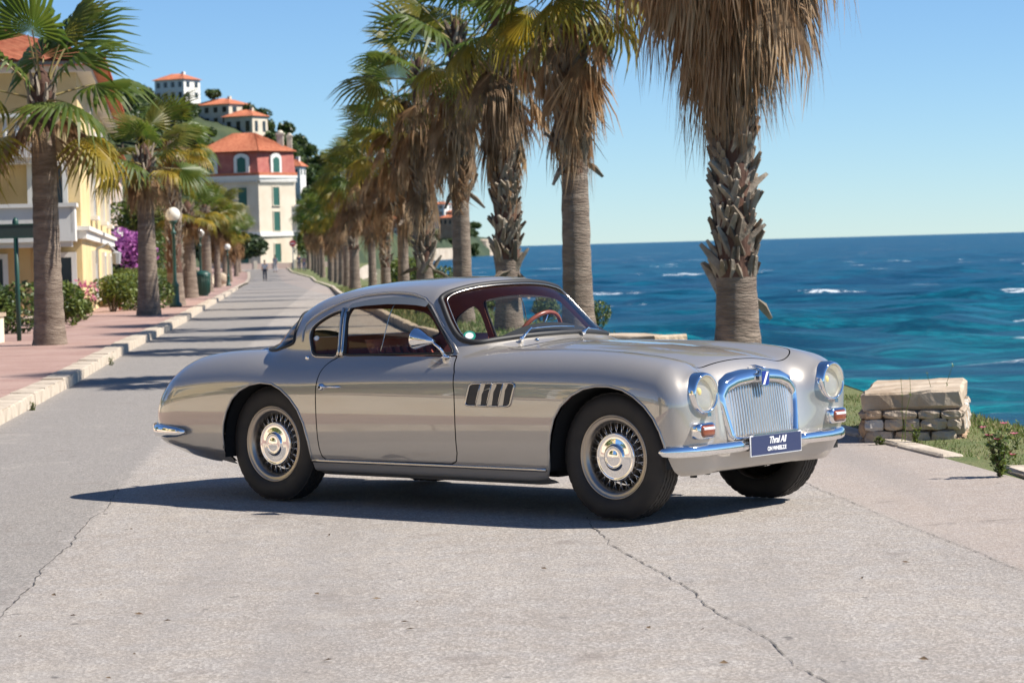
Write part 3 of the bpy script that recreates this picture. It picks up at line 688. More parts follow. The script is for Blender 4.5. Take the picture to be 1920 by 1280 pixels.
def boot_mesh(seed):
    r = random.Random(seed); m = M(); w = .058*r.uniform(.8, 1.2); h = .23*r.uniform(.75, 1.25); o = .05*r.uniform(.7, 1.4); s = r.uniform(-.03, .03)
    vs = [(-.012, -w, 0), (.016, -w*.5, -.02), (.016, w*.5, -.02), (-.012, w, 0), (.012, -w*.75, h*.5), (.036+o*.3, 0, h*.45), (.012, w*.75, h*.5), (o, -w*.34+s, h), (o+.024, s, h*.97), (o, w*.34+s, h), (-.012, -w*.6, h*.5), (-.012, w*.6, h*.5)]
    m.add(vs, [(0, 1, 5, 4), (1, 2, 5), (2, 3, 6, 5), (4, 5, 8, 7), (5, 6, 9, 8), (0, 4, 10), (3, 11, 6), (4, 7, 10), (6, 11, 9), (7, 8, 9), (10, 7, 9, 11)])
    return m.mesh('leaf_base', M_BOOT)
BOOTS = [boot_mesh(i) for i in range(6)]
def trunk_mesh(h, r0, r1, seed, fibre=0, lean=(0, 0), flare=1.35):
    rr = random.Random(seed); m = M(); n = 18; k = 46
    vs = []
    for i in range(k):
        t = i/(k-1); z = h*t-.06
        rad = r0+(r1-r0)*min(1, t*1.25)+(flare-1)*r0*math.exp(-t*h*2.6)
        rad *= 1+.018*math.sin(i*2.3+seed)+.012*rr.uniform(-1, 1)
        cxx = lean[0]*t*t; cyy = lean[1]*t*t
        for j in range(n):
            a = 2*PI*j/n; q = rad*(1+.025*math.sin(3*a+seed)+.012*rr.uniform(-1, 1)); vs.append((cxx+q*math.cos(a), cyy+q*math.sin(a), z))
    m.add(vs, [])
    for i in range(k-1):
        m.cur = 1 if (h*i/(k-1) > h-fibre and fibre) else 0
        for j in range(n): m.f.append((i*n+j, i*n+(j+1) % n, (i+1)*n+(j+1) % n, (i+1)*n+j)); m.mi.append(m.cur)
    return m.mesh('trunk', [M_TRUNK, M_FIBRE], True)
def orient(az, el, roll=0): return Euler((roll, -el, az), 'XYZ')
def palm(label, x, y, h, r0, r1, seed, boots=None, fibre=.0, nG=26, nY=4, nD=46, skirt=1.5, scale=1.0, group='palms along the promenade', side='right', spreadD=(.55, 1.45), ring=None, dscale=1.06, yel=(-.75, -.3)):
    """fan palm: growth point at height h; dead skirt hangs from the top; boots: (z0, z1) covered by old leaf bases"""
    r = random.Random(seed); t = thing('fan_palm', label, 'palm tree', (x, y, zg(y)), 0, group)
    tr = link('trunk', trunk_mesh(h, r0, r1, seed, h-boots[0] if boots else fibre), t)
    if boots:
        z = boots[0]; k = 0; per = max(7, int(2*PI*r1/.12))
        while z < boots[1]:
            for j in range(per):
                a = 2*PI*(j+.5*(k % 2))/per+r.uniform(-.12, .12); rd = r1*r.uniform(.92, 1.0)
                s = r.uniform(.85, 1.25)
                o = link('leaf_base', r.choice(BOOTS), tr, (rd*math.cos(a), rd*math.sin(a), z+r.uniform(-.03, .03)), Euler((r.choice((-1, 1))*r.uniform(.15, .7), r.uniform(-.12, .16), a)))
                o.scale = (s, s*.9, s*1.1)
            z += .082; k += 1
    if ring:                                            # torn fibre collar with a few ragged bases below the boots
        m = M(); m.lathe([(r1*1.02, ring-.16), (r1*1.18, ring-.08), (r1*1.12, ring+.08), (r1*1.0, ring+.2)], 14); m.v = [(a*(1+r.uniform(-.06, .06)), b*(1+r.uniform(-.06, .06)), c+r.uniform(-.02, .02)) for a, b, c in m.v]
        m.build('fibre_collar', M_FIBRE, tr)
        for j in range(9):
            a = r.uniform(0, 2*PI); o = link('leaf_base', r.choice(BOOTS), tr, (r1*1.02*math.cos(a), r1*1.02*math.sin(a), ring+r.uniform(-.05, .25)), Euler((r.uniform(-.7, .7), r.uniform(.0, .3) if j % 3 else r.uniform(1.6, 2.6), a)))
            o.scale = (1.3, 1.2, 1.7)
    m = M(); m.lathe([(r1*.98, h-.55), (r1*1.12, h-.3), (r1*.95, h-.1), (r1*.5, h+.12), (0, h+.22)], 12); m.build('crown_base', M_FIBRE, tr, True)
    for j in range(22):
        a = j*2.39996; z = h-.6+.55*j/22; o = link('leaf_base', r.choice(BOOTS), tr, (r1*1.0*math.cos(a), r1*1.0*math.sin(a), z), Euler((r.uniform(-.5, .5), r.uniform(-.1, .2), a))); o.scale = (.9, .7, 1.1)
    GA = 2.39996
    for i in range(nG):
        f = i/max(1, nG-1); el = 1.42-1.45*f**1.15+r.uniform(-.15, .15); az = i*GA+r.uniform(-.2, .2)
        o = link('leaf', r.choice(GREEN), t, (.08*math.cos(az), .08*math.sin(az), h-.05-.3*f), orient(az, el, r.uniform(-.5, .5))); s = scale*r.uniform(.85, 1.1); o.scale = (s, s, s)
    for i in range(nY):
        az = r.uniform(0, 2*PI); el = r.uniform(*yel)
        o = link('leaf', r.choice(YELLOW), t, (.1*math.cos(az), .1*math.sin(az), h-.35), orient(az, el, r.uniform(-.4, .4))); s = scale*r.uniform(.8, 1.05); o.scale = (s, s, s)
    for i in range(nD):
        f = i/max(1, nD-1); az = i*GA+r.uniform(-.3, .3); el = -(spreadD[0]+(spreadD[1]-spreadD[0])*f**.5)+r.uniform(-.14, .1)
        if r.random() < .09: el = r.uniform(-1.05, -.7)
        z = h-.3-skirt*f*r.uniform(.9, 1.05); rd = r1*.9
        hi = min(range(5), key=lambda q: abs(HANG[q][0]-el)); flat = r.random() < .4 and nD < 60; o = link('dead_leaf', r.choice(DEAD), t, (rd*math.cos(az), rd*math.sin(az), z), orient(az, min(el, -1.0), r.uniform(-.6, .6))) if flat else link('dead_leaf', r.choice(DEADH[hi]), t, (rd*math.cos(az), rd*math.sin(az), z), orient(az, (el-HANG[hi][0])*.6, r.uniform(-.12, .12))); s = scale*dscale*r.uniform(.75, 1.1); o.scale = (s, s, s)
    return t
PALM_PX = [(2.50, 29.57), (.97, 38.77), (-.04, 44.78), (-.89, 49.88), (-1.86, 58.39), (-2.85, 71.44), (-4.2, 89.95), (-5.36, 103.76), (-7.18, 123.21)]
palm('nearest right palm, bark of ragged leaf bases and huge brown skirt', *PALM_PX[0], 6.05, .23, .19, 1, boots=(.95, 4.6), nD=120, skirt=1.15, spreadD=(.30, 1.38), dscale=1.2, ring=.78, nG=15, nY=3, scale=1.12)
palm('smooth grey trunked palm just left of the windscreen pillar top, red fibre under its skirt', *PALM_PX[1], 5.6, .225, .165, 2, boots=(2.75, 4.6), fibre=0, ring=2.55, nD=24, skirt=1.5, dscale=1.12, nG=13, nY=6)
palm('shaggy barked palm third in the right row, seen above the car roof', *PALM_PX[2], 5.7, .21, .17, 3, boots=(1.15, 4.6), nD=27, skirt=2.0, ring=.95, nG=12, nY=5)
palm('smooth trunk palm fourth in the right row with dark red collar', *PALM_PX[3], 5.5, .18, .145, 4, boots=(2.65, 4.5), ring=2.4, nD=27, skirt=1.95, nG=12, nY=5)
palm('pale scaly palm fifth in the right row with low red collar', *PALM_PX[4], 5.4, .19, .155, 5, boots=(1.1, 4.3), ring=.92, nD=27, skirt=2.0, nG=12, nY=5)
palm('slim smooth palm sixth in the right row', *PALM_PX[5], 5.4, .15, .122, 6, boots=(2.6, 4.2), ring=2.4, nD=27, skirt=2.1, nG=12, nY=5)
palm('mottled palm seventh in the right row', *PALM_PX[6], 5.4, .165, .138, 7, boots=(1.0, 3.2), nD=27, skirt=2.1, nG=12, nY=5)
palm('bare brown palm eighth in the right row', *PALM_PX[7], 5.4, .155, .13, 8, nD=27, skirt=2.0, nG=12, nY=5)
palm('stout palm ninth in the right row where the grass meets the kerb', *PALM_PX[8], 5.6, .24, .20, 9, ring=2.0, nD=27, skirt=2.0, nG=16, nY=4)
LP = [(-7.07, 40.83), (-8.09, 59.59), (-9.48, 75.44), (-11.43, 95.1), (-14.22, 125.11)]
palm('nearest left palm, thick ringed grey trunk in front of the yellow villa', *LP[0], 4.15, .225, .185, 11, fibre=.75, nG=12, nY=4, nD=9, skirt=.05, group='palms along the left pavement', spreadD=(.35, 1.0), scale=1.1, dscale=.8)
palm('second left palm, smooth leaning trunk beside the clipped hedge', *LP[1], 3.75, .24, .17, 12, fibre=.5, nG=9, nY=8, nD=18, skirt=.2, dscale=.8, scale=.82, group='palms along the left pavement', yel=(-.3, .25), spreadD=(.6, 1.25))
palm('left palm with white scaly bark, next to the first globe lamp', *LP[2], 4.9, .24, .165, 13, boots=(1.0, 4.0), nG=9, nY=8, nD=18, skirt=.2, dscale=.8, scale=.82, group='palms along the left pavement', yel=(-.3, .25))
palm('short left palm with reddish upper trunk, behind the scaly one', *LP[3], 3.4, .27, .2, 14, fibre=.8, nG=9, nY=8, nD=18, skirt=.2, dscale=.8, scale=.82, group='palms along the left pavement', yel=(-.3, .25), spreadD=(.6, 1.25))
palm('left palm just past the green bin', *LP[4], 4.1, .26, .2, 15, nG=9, nY=8, nD=18, skirt=.2, dscale=.8, scale=.82, group='palms along the left pavement', yel=(-.3, .25))
ORD = ('nearest', 'second', 'third', 'fourth', 'fifth', 'sixth', 'seventh', 'eighth', 'ninth', 'tenth')
# further palms: whole crowns joined, copied
def far_crown(seed):
    r = random.Random(seed); out = {}
    def acc(name, lst, n, elr, h0, mats, sc=1.0):
        m = M()
        for i in range(n):
            me = r.choice(lst); az = i*2.39996+r.uniform(-.3, .3); el = r.uniform(*elr); s = sc*r.uniform(.85, 1.1)
            mx = Matrix.Translation((0, 0, r.uniform(*h0))) @ orient(az, el, r.uniform(-.6, .6)).to_matrix().to_4x4() @ Matrix.Scale(s, 4)
            n0 = len(m.v); m.v += [tuple(mx @ v.co) for v in me.vertices]
            for p in me.polygons: m.f.append([q+n0 for q in p.vertices]); m.mi.append(0)
        return m.mesh(name, mats)
    return acc('crown', GREEN, 13, (-.5, 1.3), (-.3, 0), M_LEAF[seed % 2], 1.15), acc('yellow_fronds', YELLOW, 6, (-.9, -.1), (-.4, -.2), M_LEAF[2], 1.1), acc('dead_fronds', DEAD, 26, (-1.5, -1.0), (-1.9, -.3), M_DEAD[0], 1.2)
FC = [far_crown(i) for i in (1, 2)]
FT = [trunk_mesh(5.2, .2, .17, 31), trunk_mesh(5.2, .22, .18, 32)]
def far_palm(label, x, y, k, s, group):
    t = thing('fan_palm', label, 'palm tree', (x, y, zg(y)), random.uniform(0, 6), group); t.scale = (1, 1, s)
    link('trunk', FT[k], t)
    for me, nm in zip(FC[k], ('crown', 'yellow_fronds', 'dead_fronds')): link(nm, me, t, (0, 0, 5.2))
for i, (x, y) in enumerate([(-8.62, 141.2), (-10.38, 164.8), (-12.16, 187.2), (-13.9, 208), (-14.9, 221), (-16.22, 231), (-17.35, 243), (-18.42, 254), (-19.6, 266), (-21, 279)]):
    far_palm(ORD[i]+' of the slender palms crowded beyond the stout palm in the right row', x, y, i % 2, random.uniform(1.0, 1.12), 'far palms of the right row')
for i, (x, y) in enumerate([(-16.73, 152.5), (-20.18, 189), (-22.6, 215), (-24.82, 242), (-26.6, 262)]):
    far_palm(ORD[i]+' of the tawny crowned palms beyond the green bin on the left', x, y, i % 2, random.uniform(.86, 1.0), 'far palms of the left pavement')
# ---- shrubs: leaf-sized faces through a volume
M_HEDGE = [mat('hedge_leaf', (.06, .10, .02), .5, c2=(.11, .155, .03), scale=4, trans=.25), mat('hedge_leaf_light', (.12, .165, .025), .5, c2=(.19, .22, .04), scale=4, trans=.3), mat('hedge_leaf_dark', (.03, .055, .02), .5, c2=(.055, .085, .03), scale=4, trans=.2)]
M_BOUG = mat('bougainvillea_bract', (.40, .10, .36), .6, c2=(.52, .20, .48), scale=6, trans=.3)
M_PINK = mat('pink_petal', (.60, .12, .22), .6, c2=(.70, .25, .34), scale=10, trans=.3)
M_TWIG = mat('twig_bark', (.10, .07, .045), .9)
def leaf_cloud(name, n, rx, ry, rz, size, mats, seed, weights=None, shell=.55, lumps=7, box=False):
    r = np.random.default_rng(seed); m = M()
    C = r.normal(size=(lumps, 3)); C /= np.linalg.norm(C, axis=1)[:, None]; C[:, 2] = np.abs(C[:, 2])*1.0-.15
    for i in range(n):
        if box:
            d = r.uniform(-1, 1, 3); k = r.integers(0, 3)
            if r.random() < shell: d[k] = np.sign(d[k])*r.uniform(.82, 1.03)
            p = d+np.sin(d[[1, 2, 0]]*5)*.05
        else:
            c = C[r.integers(lumps)]*.5; d = r.normal(size=3); d /= np.linalg.norm(d)
            p = c+d*(.52*(shell+(1-shell)*r.random()**.5))
        p = p*np.array((rx, ry, rz))
        s = size*r.uniform(.6, 1.3); u = r.normal(size=3); u /= np.linalg.norm(u); w = np.cross(u, r.normal(size=3)); w /= np.linalg.norm(w)
        m.cur = int(r.choice(len(mats), p=weights)) if len(mats) > 1 else 0
        m.add([p-u*s, p+w*s*.45, p+u*s, p-w*s*.45], [(0, 1, 2, 3)])
    return m.mesh(name, mats)
def shrub(name, label, cat, x, y, z, me, stem_h=.5, group=None, rz=0, s=(1, 1, 1)):
    t = thing(name, label, cat, (x, y, z), rz, group)
    if stem_h < 1: stem_h = .56*s[2]
    o = link('foliage', me, t, (0, 0, stem_h)); o.scale = s
    m = M()
    for k in range(4):
        a = k*1.6+.3; m.tube([(0.03*math.cos(a), .03*math.sin(a), -.1), (.12*math.cos(a), .12*math.sin(a), stem_h*.8), (.3*math.cos(a), .3*math.sin(a), stem_h*1.2)], [.03, .02, .01], 5)
    m.build('stem', M_TWIG, t); return t
HB = [leaf_cloud('foliage', 2600, 1, 1, 1, .075, M_HEDGE, 5, (.5, .2, .3), .75), leaf_cloud('foliage', 2600, 1, 1, 1, .075, M_HEDGE, 6, (.25, .6, .15), .75)]
BX = leaf_cloud('foliage', 3600, 1, 1, 1, .065, M_HEDGE, 8, (.45, .35, .2), .85, box=True)
def hz(y): return zg(y)+.11
shrub('shrub', 'dark green shrub left of the nearest left palm, behind the sign post', 'shrub', -9.05, 47.5, hz(47), HB[0], .62, s=(.95, .8, .72))
shrub('shrub', 'low dark shrub at the left picture edge before the villa', 'shrub', -10.3, 49, hz(49), HB[0], .6, s=(.9, .8, .66), rz=1)
shrub('flowering_shrub', 'green shrub with pale blossoms right of the nearest left palm', 'shrub', -8.55, 50.5, hz(50), HB[1], .5, s=(.62, .7, .62))
t_ = shrub('flowering_shrub', 'small shrub with red flowers in front of the villa corner', 'shrub', -9.05, 55.5, hz(55), HB[1], .35, s=(.45, .4, .36))
link('blossom', leaf_cloud('blossom', 160, .5, .4, .45, .05, [M_PINK], 12), t_, (.05, -.1, .55))
shrub('round_hedge', 'clipped rounded hedge in front of the second left palm', 'hedge', -9.85, 66, hz(66), HB[1], .5, s=(.75, .8, .66))
shrub('round_hedge', 'clipped olive hedge touching the second left palm', 'hedge', -9.35, 68, hz(68), HB[0], .55, s=(.65, .8, .7), rz=2)
t_ = shrub('bougainvillea', 'big bougainvillea covered in purple flowers beside the villa', 'bougainvillea', -14.35, 100, hz(100), HB[0], 1.1, s=(1.2, 1.2, 1.2))
link('blossom', leaf_cloud('blossom', 2600, 1.15, 1.1, 1.25, .11, [M_BOUG], 13, lumps=9), t_, (.1, -.45, 1.55))
shrub('tree', 'leafy green tree rising above the bougainvillea', 'tree', -15.0, 108, hz(108), HB[1], 2.9, s=(1.8, 1.6, 1.35))
for i, (x, y, s) in enumerate([(-11.3, 80, .7), (-12.2, 90, .7), (-13.7, 102, .8), (-15.0, 112, .8), (-16.5, 128, .9), (-18.4, 143, 1.), (-20.6, 163, 1.), (-22.6, 182, 1.1), (-25, 206, 1.2)]):
    shrub('garden_hedge', ORD[i]+' clipped hedge behind the low walls along the left pavement', 'hedge', x-.2, y, hz(y), (HB[1], BX)[i % 2], .7, group='hedges along the left gardens', rz=i, s=(s, s*1.3, .7))
for i, (x, y, s, hh) in enumerate([(-15.5, 122, 1.5, 1.8), (-17.5, 134, 1.5, 2.2), (-19.5, 152, 1.7, 2.2), (-22.4, 172, 1.8, 2.6), (-25.4, 196, 2.3, 2.9)]):
    shrub('garden_tree', ORD[i]+' dark leafy tree in the gardens behind the left palms', 'tree', x-1.2, y, hz(y), HB[i % 2], hh, group='trees in the left gardens', rz=i*2, s=(s, s, s*.85))
t_ = shrub('pine_tree', 'broad dark pine in front of the cream villa at the road end', 'tree', -28.3, 268, -.5, leaf_cloud('foliage', 3000, 1, 1, 1, .10, [M_HEDGE[2]], 21, shell=.7), 2.3, s=(4.2, 3.0, 2.4))
for i, (x, y, s) in enumerate([(-21.5, 300, 2.2), (-23.2, 306, 2.6), (-19.5, 296, 1.6), (-20.6, 288, 1.3)]):
    shrub('roadside_tree', ('tall bright green tree beyond the bend, touching the cream villa', 'largest bright green tree beyond the bend right of the cream villa', 'small green tree beyond the bend nearest the right palms', 'smallest green tree in front of the others beyond the bend')[i], 'tree', x, y, -.8, HB[1], 1.6+s*.6, group='trees beyond the bend', rz=i, s=(s, s, s))
for i, (x, y, s) in enumerate([(-3.0, 92, .9), (-3.9, 100, 1.1), (-2.4, 84, .7), (-4.9, 112, 1.1), (-1.9, 76, .55), (.2, 53, .4), (1.0, 47.5, .42), (-.9, 60, .4)]):
    shrub('verge_bush', ('olive bush behind the seventh right palm', 'large olive bush behind the eighth right palm', 'mid sized olive bush between the sixth and seventh right palms', 'farthest large olive bush on the verge', 'small olive bush behind the sixth right palm', 'low olive bush seen through the windscreen', 'low bush right of the windscreen pillar by the smooth palm', 'low bush behind the fifth right palm')[i], 'bush', x+.4, y, zg(y)-.1, HB[i % 2], .4*s+.15, group='bushes behind the right palms', rz=i, s=(s, s, s*.95))
# date palm with feather leaves at the far left edge
def feather_palm():
    t = thing('feather_palm', 'dark feather leaved palm at the left picture edge', 'palm tree', (-11.9, 53.0, .1)); m = M(); m.tube([(0, 0, -.2), (0, 0, 2.7)], [.28, .22], 10); m.build('trunk', M_TRUNK, t)
    r = random.Random(4); m = M(); n = 26
    for k in range(n):
        P = (0, 0, 0)
        t_ = k/(n-1)*1.6
        x = t_; z = .55*t_-.42*t_*t_
        for sgn in (-1, 1):
            L = .42*math.sin(PI*(.12+.86*k/n)); b = Vector((x, 0, z)); tip = b+Vector((.5*L, sgn*L, -.28*L)); m.add([b, b+Vector((.035, 0, .01)), tip], [(0, 1, 2)])
    m.tube([(q, 0, .55*q-.42*q*q) for q in np.linspace(0, 1.6, 7)], .014, 4)
    me = m.mesh('leaf', M_HEDGE[2])
    for i in range(30):
        az = i*2.39996; el = r.uniform(-.5, 1.0); o = link('leaf', me, t, (0, 0, 2.65), orient(az, el, r.uniform(-.2, .2))); s = r.uniform(.9, 1.2); o.scale = (s,)*3
feather_palm()
# ---- hill woods: single crowns one can tell apart
HT = [leaf_cloud('crown', 620, 1, 1, .8, .2, [M_HEDGE[2], M_HEDGE[0]], 60+i, (.45, .55), .8) for i in range(3)]
tm = M(); tm.tube([(0, 0, -2.5), (0, 0, .3)], [.12, .09], 5); ME_HTR = tm.mesh('trunk', M_TWIG)
rh = random.Random(12); k = 0
def hill_tree(x, y, s, label, group):
    t = thing('hill_tree', label, 'tree', (x, y, hillz(x, y)-1+s*.75), rh.uniform(0, 6), group); t.scale = (s, s, s*.9)
    link('trunk', ME_HTR, t); link('crown', rh.choice(HT), t)
for i in range(345):
    y = rh.uniform(500, 640); x = rh.uniform(-100, -33) if i < 240 else rh.uniform(-66, -34)
    s_ = rh.uniform(1.5, 3.2)                # trees keep clear of the villas' fronts
    if any(y < hy+4 and abs(x/y-hx/hy) < hw/hy+.004 and (hillz(x, y)-1+s_*1.5)/y > (hz_+.4)/hy for hx, hy, hw, hz_ in ((-75.9, 620, 4.2, 37.1), (-63.6, 600, 5, 29.9), (-57.35, 590, 4, 26.9), (-41.4, 520, 2, 15.8))): continue
    hill_tree(x, y, s_, 'dark round pine among the woods covering the hill', 'pines on the hill')
for x, z, s in ((-57.7, 33.1, 2.6), (-54.8, 32.3, 2.4), (-49.9, 29.0, 2.5), (-53.7, 29.7, 2.8), (-52.4, 26.8, 2.8), (-65.7, 37.2, 2.0), (-47.2, 25.9, 2.6), (-44.9, 23.9, 2.6), (-42.0, 21.9, 2.4), (-48.5, 23.9, 2.6), (-71.5, 34.1, 2.2), (-68.6, 31.6, 2.4)):
    t = thing('hill_tree', 'dark round pine standing out on the hill ridge', 'tree', (x, 600, z), rh.uniform(0, 6), 'pines on the ridge'); t.scale = (s, s, s); link('trunk', ME_HTR, t); link('crown', rh.choice(HT), t)
RIDGE = [(-85, 1250, 19), (-71, 1300, 17.3), (-57.5, 1350, 19), (-46.3, 1420, 21.3), (-36.5, 1480, 19.4), (-26.2, 1560, 12.6), (-17.9, 1640, 7.6)]
for i in range(170):
    x = rh.uniform(-84, -20); top = float(np.interp(x, [q[0] for q in RIDGE], [q[2] for q in RIDGE])); y = float(np.interp(x, [q[0] for q in RIDGE], [q[1] for q in RIDGE]))
    f = rh.random()**.7; s = rh.uniform(2.2, 4.4)
    t = thing('headland_tree', 'distant pine on the headland across the bay', 'tree', (x*(1-.05*(1-f)), y-70*(1-f)-3, -4+(top+4)*f**.75+.6), rh.uniform(0, 6), 'pines on the headland'); t.scale = (s, s, s*.8); link('crown', rh.choice(HT), t)
t = thing('headland_tree', 'umbrella pine standing alone above the cliff at the headland tip', 'tree', (-21.7, 1600, 14)); t.scale = (6, 6, 3.6); link('crown', HT[0], t); link('trunk', ME_HTR, t)
# ---- grass blades on the near verge and wild plants
M_BLADE = [mat('grass_blade', (.10, .16, .03), .6, c2=(.18, .20, .06), scale=3, trans=.35), mat('dry_grass', (.34, .28, .14), .8, trans=.3)]
def grass(y0, y1, n, hmin, hmax, seed, name, label):
    r = np.random.default_rng(seed); m = M()
    for i in range(n):
        y = y0+(y1-y0)*r.random()**1.4; a, b = kr(y)+.16, edge(y)+.25
        x = a+(b-a)*r.random(); h = r.uniform(hmin, hmax); an = r.uniform(0, 2*PI); w = .006*(1+y/25); bx, by = r.normal(0, .35*h, 2)
        z = zg(y)-.02
        m.cur = int(r.random() < .22); m.add([(x-w*math.cos(an), y-w*math.sin(an), z), (x+w*math.cos(an), y+w*math.sin(an), z), (x+bx, y+by, z+h)], [(0, 1, 2)])
    tag(m.build(name, M_BLADE), label, 'grass', kind='stuff')
grass(14, 24, 34000, .012, .055, 1, 'grass', 'short green grass along the near right kerb')
grass(36, 140, 26000, .03, .14, 2, 'grass', 'green grass strip under the right row of palms')

# ================================================================== STREET FURNITURE, WALLS, PEOPLE
M_STONE = mat('wall_stone', (.25, .185, .13), .92, c2=(.42, .34, .26), scale=4, bump=.8, bscale=16, bdist=.04)
M_STONE2 = mat('wall_stone_ochre', (.30, .18, .10), .92, c2=(.46, .33, .22), scale=4, bump=.8, bscale=16, bdist=.04)
M_STONE3 = mat('wall_stone_grey', (.30, .27, .235), .92, c2=(.50, .46, .41), scale=5, bump=.8, bscale=14, bdist=.04)
M_CAP = mat('wall_capping', (.33, .245, .165), .92, c2=(.50, .41, .31), scale=3, bump=.5, bscale=22, bdist=.02)
M_MORTAR = mat('wall_mortar', (.26, .21, .165), .95, c2=(.36, .30, .24), scale=9, bump=.6, bscale=40)
def rock_mesh(name, seed, d, m_, jit=.12):
    r = random.Random(seed); bm = bmesh.new(); bmesh.ops.create_cube(bm, size=1)
    bmesh.ops.subdivide_edges(bm, edges=bm.edges[:], cuts=2, use_grid_fill=True)
    for v in bm.verts:
        p = v.co*2; n = max(abs(p.x), abs(p.y), abs(p.z)); q = p.normalized()*1.18; v.co = p.lerp(q, .55)*.5
        v.co += Vector((r.uniform(-1, 1), r.uniform(-1, 1), r.uniform(-1, 1)))*jit*.5
        v.co = Vector((v.co.x*d[0], v.co.y*d[1], v.co.z*d[2]))
    me = bpy.data.meshes.new(name); bm.to_mesh(me); bm.free(); me.materials.append(m_); return me
# near parapet end: plan quad, rubble courses under a thick cap
def parapet(label, A, B, width, h, seed, cap=.13, stones=True):
    """rubble wall from A to B (its front face), going back by width"""
    A = Vector((*A, 0)); B = Vector((*B, 0)); d = B-A; L = d.length; rz = math.atan2(d.y, d.x); r = random.Random(seed)
    t = thing('stone_parapet', label, 'wall', (A.x, A.y, zg(A.y)), rz)
    m = M(); m.box((L/2, width/2, (h-cap)/2-.2), (L-.08, width-.06, h-cap+.4)); m.build('mortar_core', M_MORTAR, t)
    bm = bmesh.new(); bmesh.ops.create_cube(bm, size=1); bmesh.ops.scale(bm, vec=(L+.06, width+.06, cap), verts=bm.verts)
    bmesh.ops.bevel(bm, geom=bm.edges[:], offset=.02, segments=1, affect='EDGES'); bmesh.ops.subdivide_edges(bm, edges=[e for e in bm.edges if e.calc_length() > .2], cuts=6, use_grid_fill=True)
    for v in bm.verts: v.co += Vector((r.uniform(-.010, .010), r.uniform(-.012, .012), r.uniform(-.006, .006)+.008*math.sin(v.co.x*5)))
    me = bpy.data.meshes.new('capstone'); bm.to_mesh(me); bm.free(); me.materials.append(M_CAP)
    link('capstone', me, t, (L/2, width/2, h-cap/2))
    def face(fn, length):
        z = -.05
        while z < h-cap-.04:
            rowh = r.uniform(.08, .15); x = -.01
            if z+rowh > h-cap: rowh = h-cap-z
            while x < length-.03:
                w = min(r.uniform(.09, .30), length-x+.02); mm = r.choices([M_STONE, M_STONE2, M_STONE3], [.45, .3, .25])[0]
                p, a = fn(x+w/2, z+rowh/2)
                link('stone', rock_mesh('stone', r.random(), (w*1.03, .16, rowh*1.03), mm, .10), t, p, (r.uniform(-.06, .06), r.uniform(-.05, .05), a)); x += w
            z += rowh
    face(lambda s, z: ((s, .03, z), 0), L)
    face(lambda s, z: ((.03, s, z), PI/2), width)
    face(lambda s, z: ((L-.03, s, z), PI/2), width)
    return t
parapet('short rubble stone wall with thick pale cap beside the right headlight', (2.44, 18.46), (3.06, 18.34), 1.5, .35, 3)
parapet('low stone wall with sunlit cap seen through the windscreen', (.02, 32.2), (1.62, 30.4), .5, .36, 5)
parapet('low pale stone block just right of the windscreen base', (1.72, 29.4), (2.05, 29.0), .45, .30, 7)
parapet('small pale stone block farther right above the bonnet', (2.12, 28.5), (2.42, 28.2), .4, .26, 8)
# garden walls on the left
M_GWALL = mat('garden_wall', (.62, .52, .36), .9, c2=(.70, .62, .47), scale=2)
def low_wall(label, a, b, h, w=.3, group=None):
    a = Vector((*a, 0)); b = Vector((*b, 0)); d = b-a; rz = math.atan2(d.y, d.x)
    t = thing('garden_wall', label, 'wall', (a.x, a.y, zg(a.y)+.05), rz, group)
    m = M(); m.box((d.length/2, 0, h/2), (d.length, w, h)); m.build('wall', M_GWALL, t)
    m = M(); m.box((d.length/2, 0, h+.03), (d.length+.06, w+.08, .06)); m.build('coping', M_CAP, t)
low_wall('cream garden wall at the left picture edge by the sign post', (-12.6, 43.0), (-8.15, 42.6), .48)
low_wall('short cream garden wall between the first and second left palms', (-9.45, 52.5), (-10.1, 60.5), .16, .25)
for i, (y0, y1) in enumerate([(76, 82.5), (84.5, 93), (96, 118), (121, 150), (154, 190), (194, 235)]):
    low_wall(('cream gate pier wall right of the second left palm', 'second short cream wall right of the second left palm', 'cream garden wall behind the scaly left palm', 'pale garden wall behind the green bin', 'pale garden wall along the far left pavement', 'farthest pale garden wall before the road end')[i], (kl(y0)-2.6, y0), (kl(y1)-2.6, y1), .55)
# plaza wall closing the road
M_PINKW = mat('pink_wall', (.56, .40, .33), .9, c2=(.62, .48, .4), scale=1)
def road_end():
    t = thing('boundary_wall', 'low pale pink wall closing the view at the road end', 'wall', (-27.2, 286, -.6)); m = M()
    m.box((3.0, 4, .45), (13, .5, .9), .18); m.build('wall', M_PINKW, t)
    for i in range(6):
        m = M(); m.box((-2.5+i*2.1, 3.0+i*.38, .6), (.4, .6, 1.2), .18); m.build('pier', M_CREAM, t)
road_end()
# lamps
M_GLOBE = mat('lamp_globe_glass', (.72, .68, .60), .12, spec=.6)
def lamp(label, x, y, h, r):
    t = thing('street_lamp', label, 'street lamp', (x, y, zg(y)+.11), 0, 'globe lamps on the left pavement')
    m = M(); m.lathe([(0, 0), (.17, 0), (.17, .08), (.11, .14), (.10, .55), (.12, .58), (.07, .66), (.048, .75), (.042, h-.35), (.07, h-.33), (.07, h-.27), (.035, h-.24), (.03, h-.1), (.10, h-.02), (.13, h+.02), (0, h+.03)], 14); m.build('post', M_IRON, t, True)
    m = M(); m.ico((0, 0, h+r*.97), r, 3); m.build('globe', M_GLOBE, t, True)
lamp('first globe lamp, largest globe, beside the scaly left palm', -9.05, 72.0, 2.30, .2)
lamp('second globe lamp standing behind the green bin', -12.0, 103.5, 2.25, .19)
lamp('third and smallest globe lamp in the far left row', -17.75, 168, 2.25, .2)
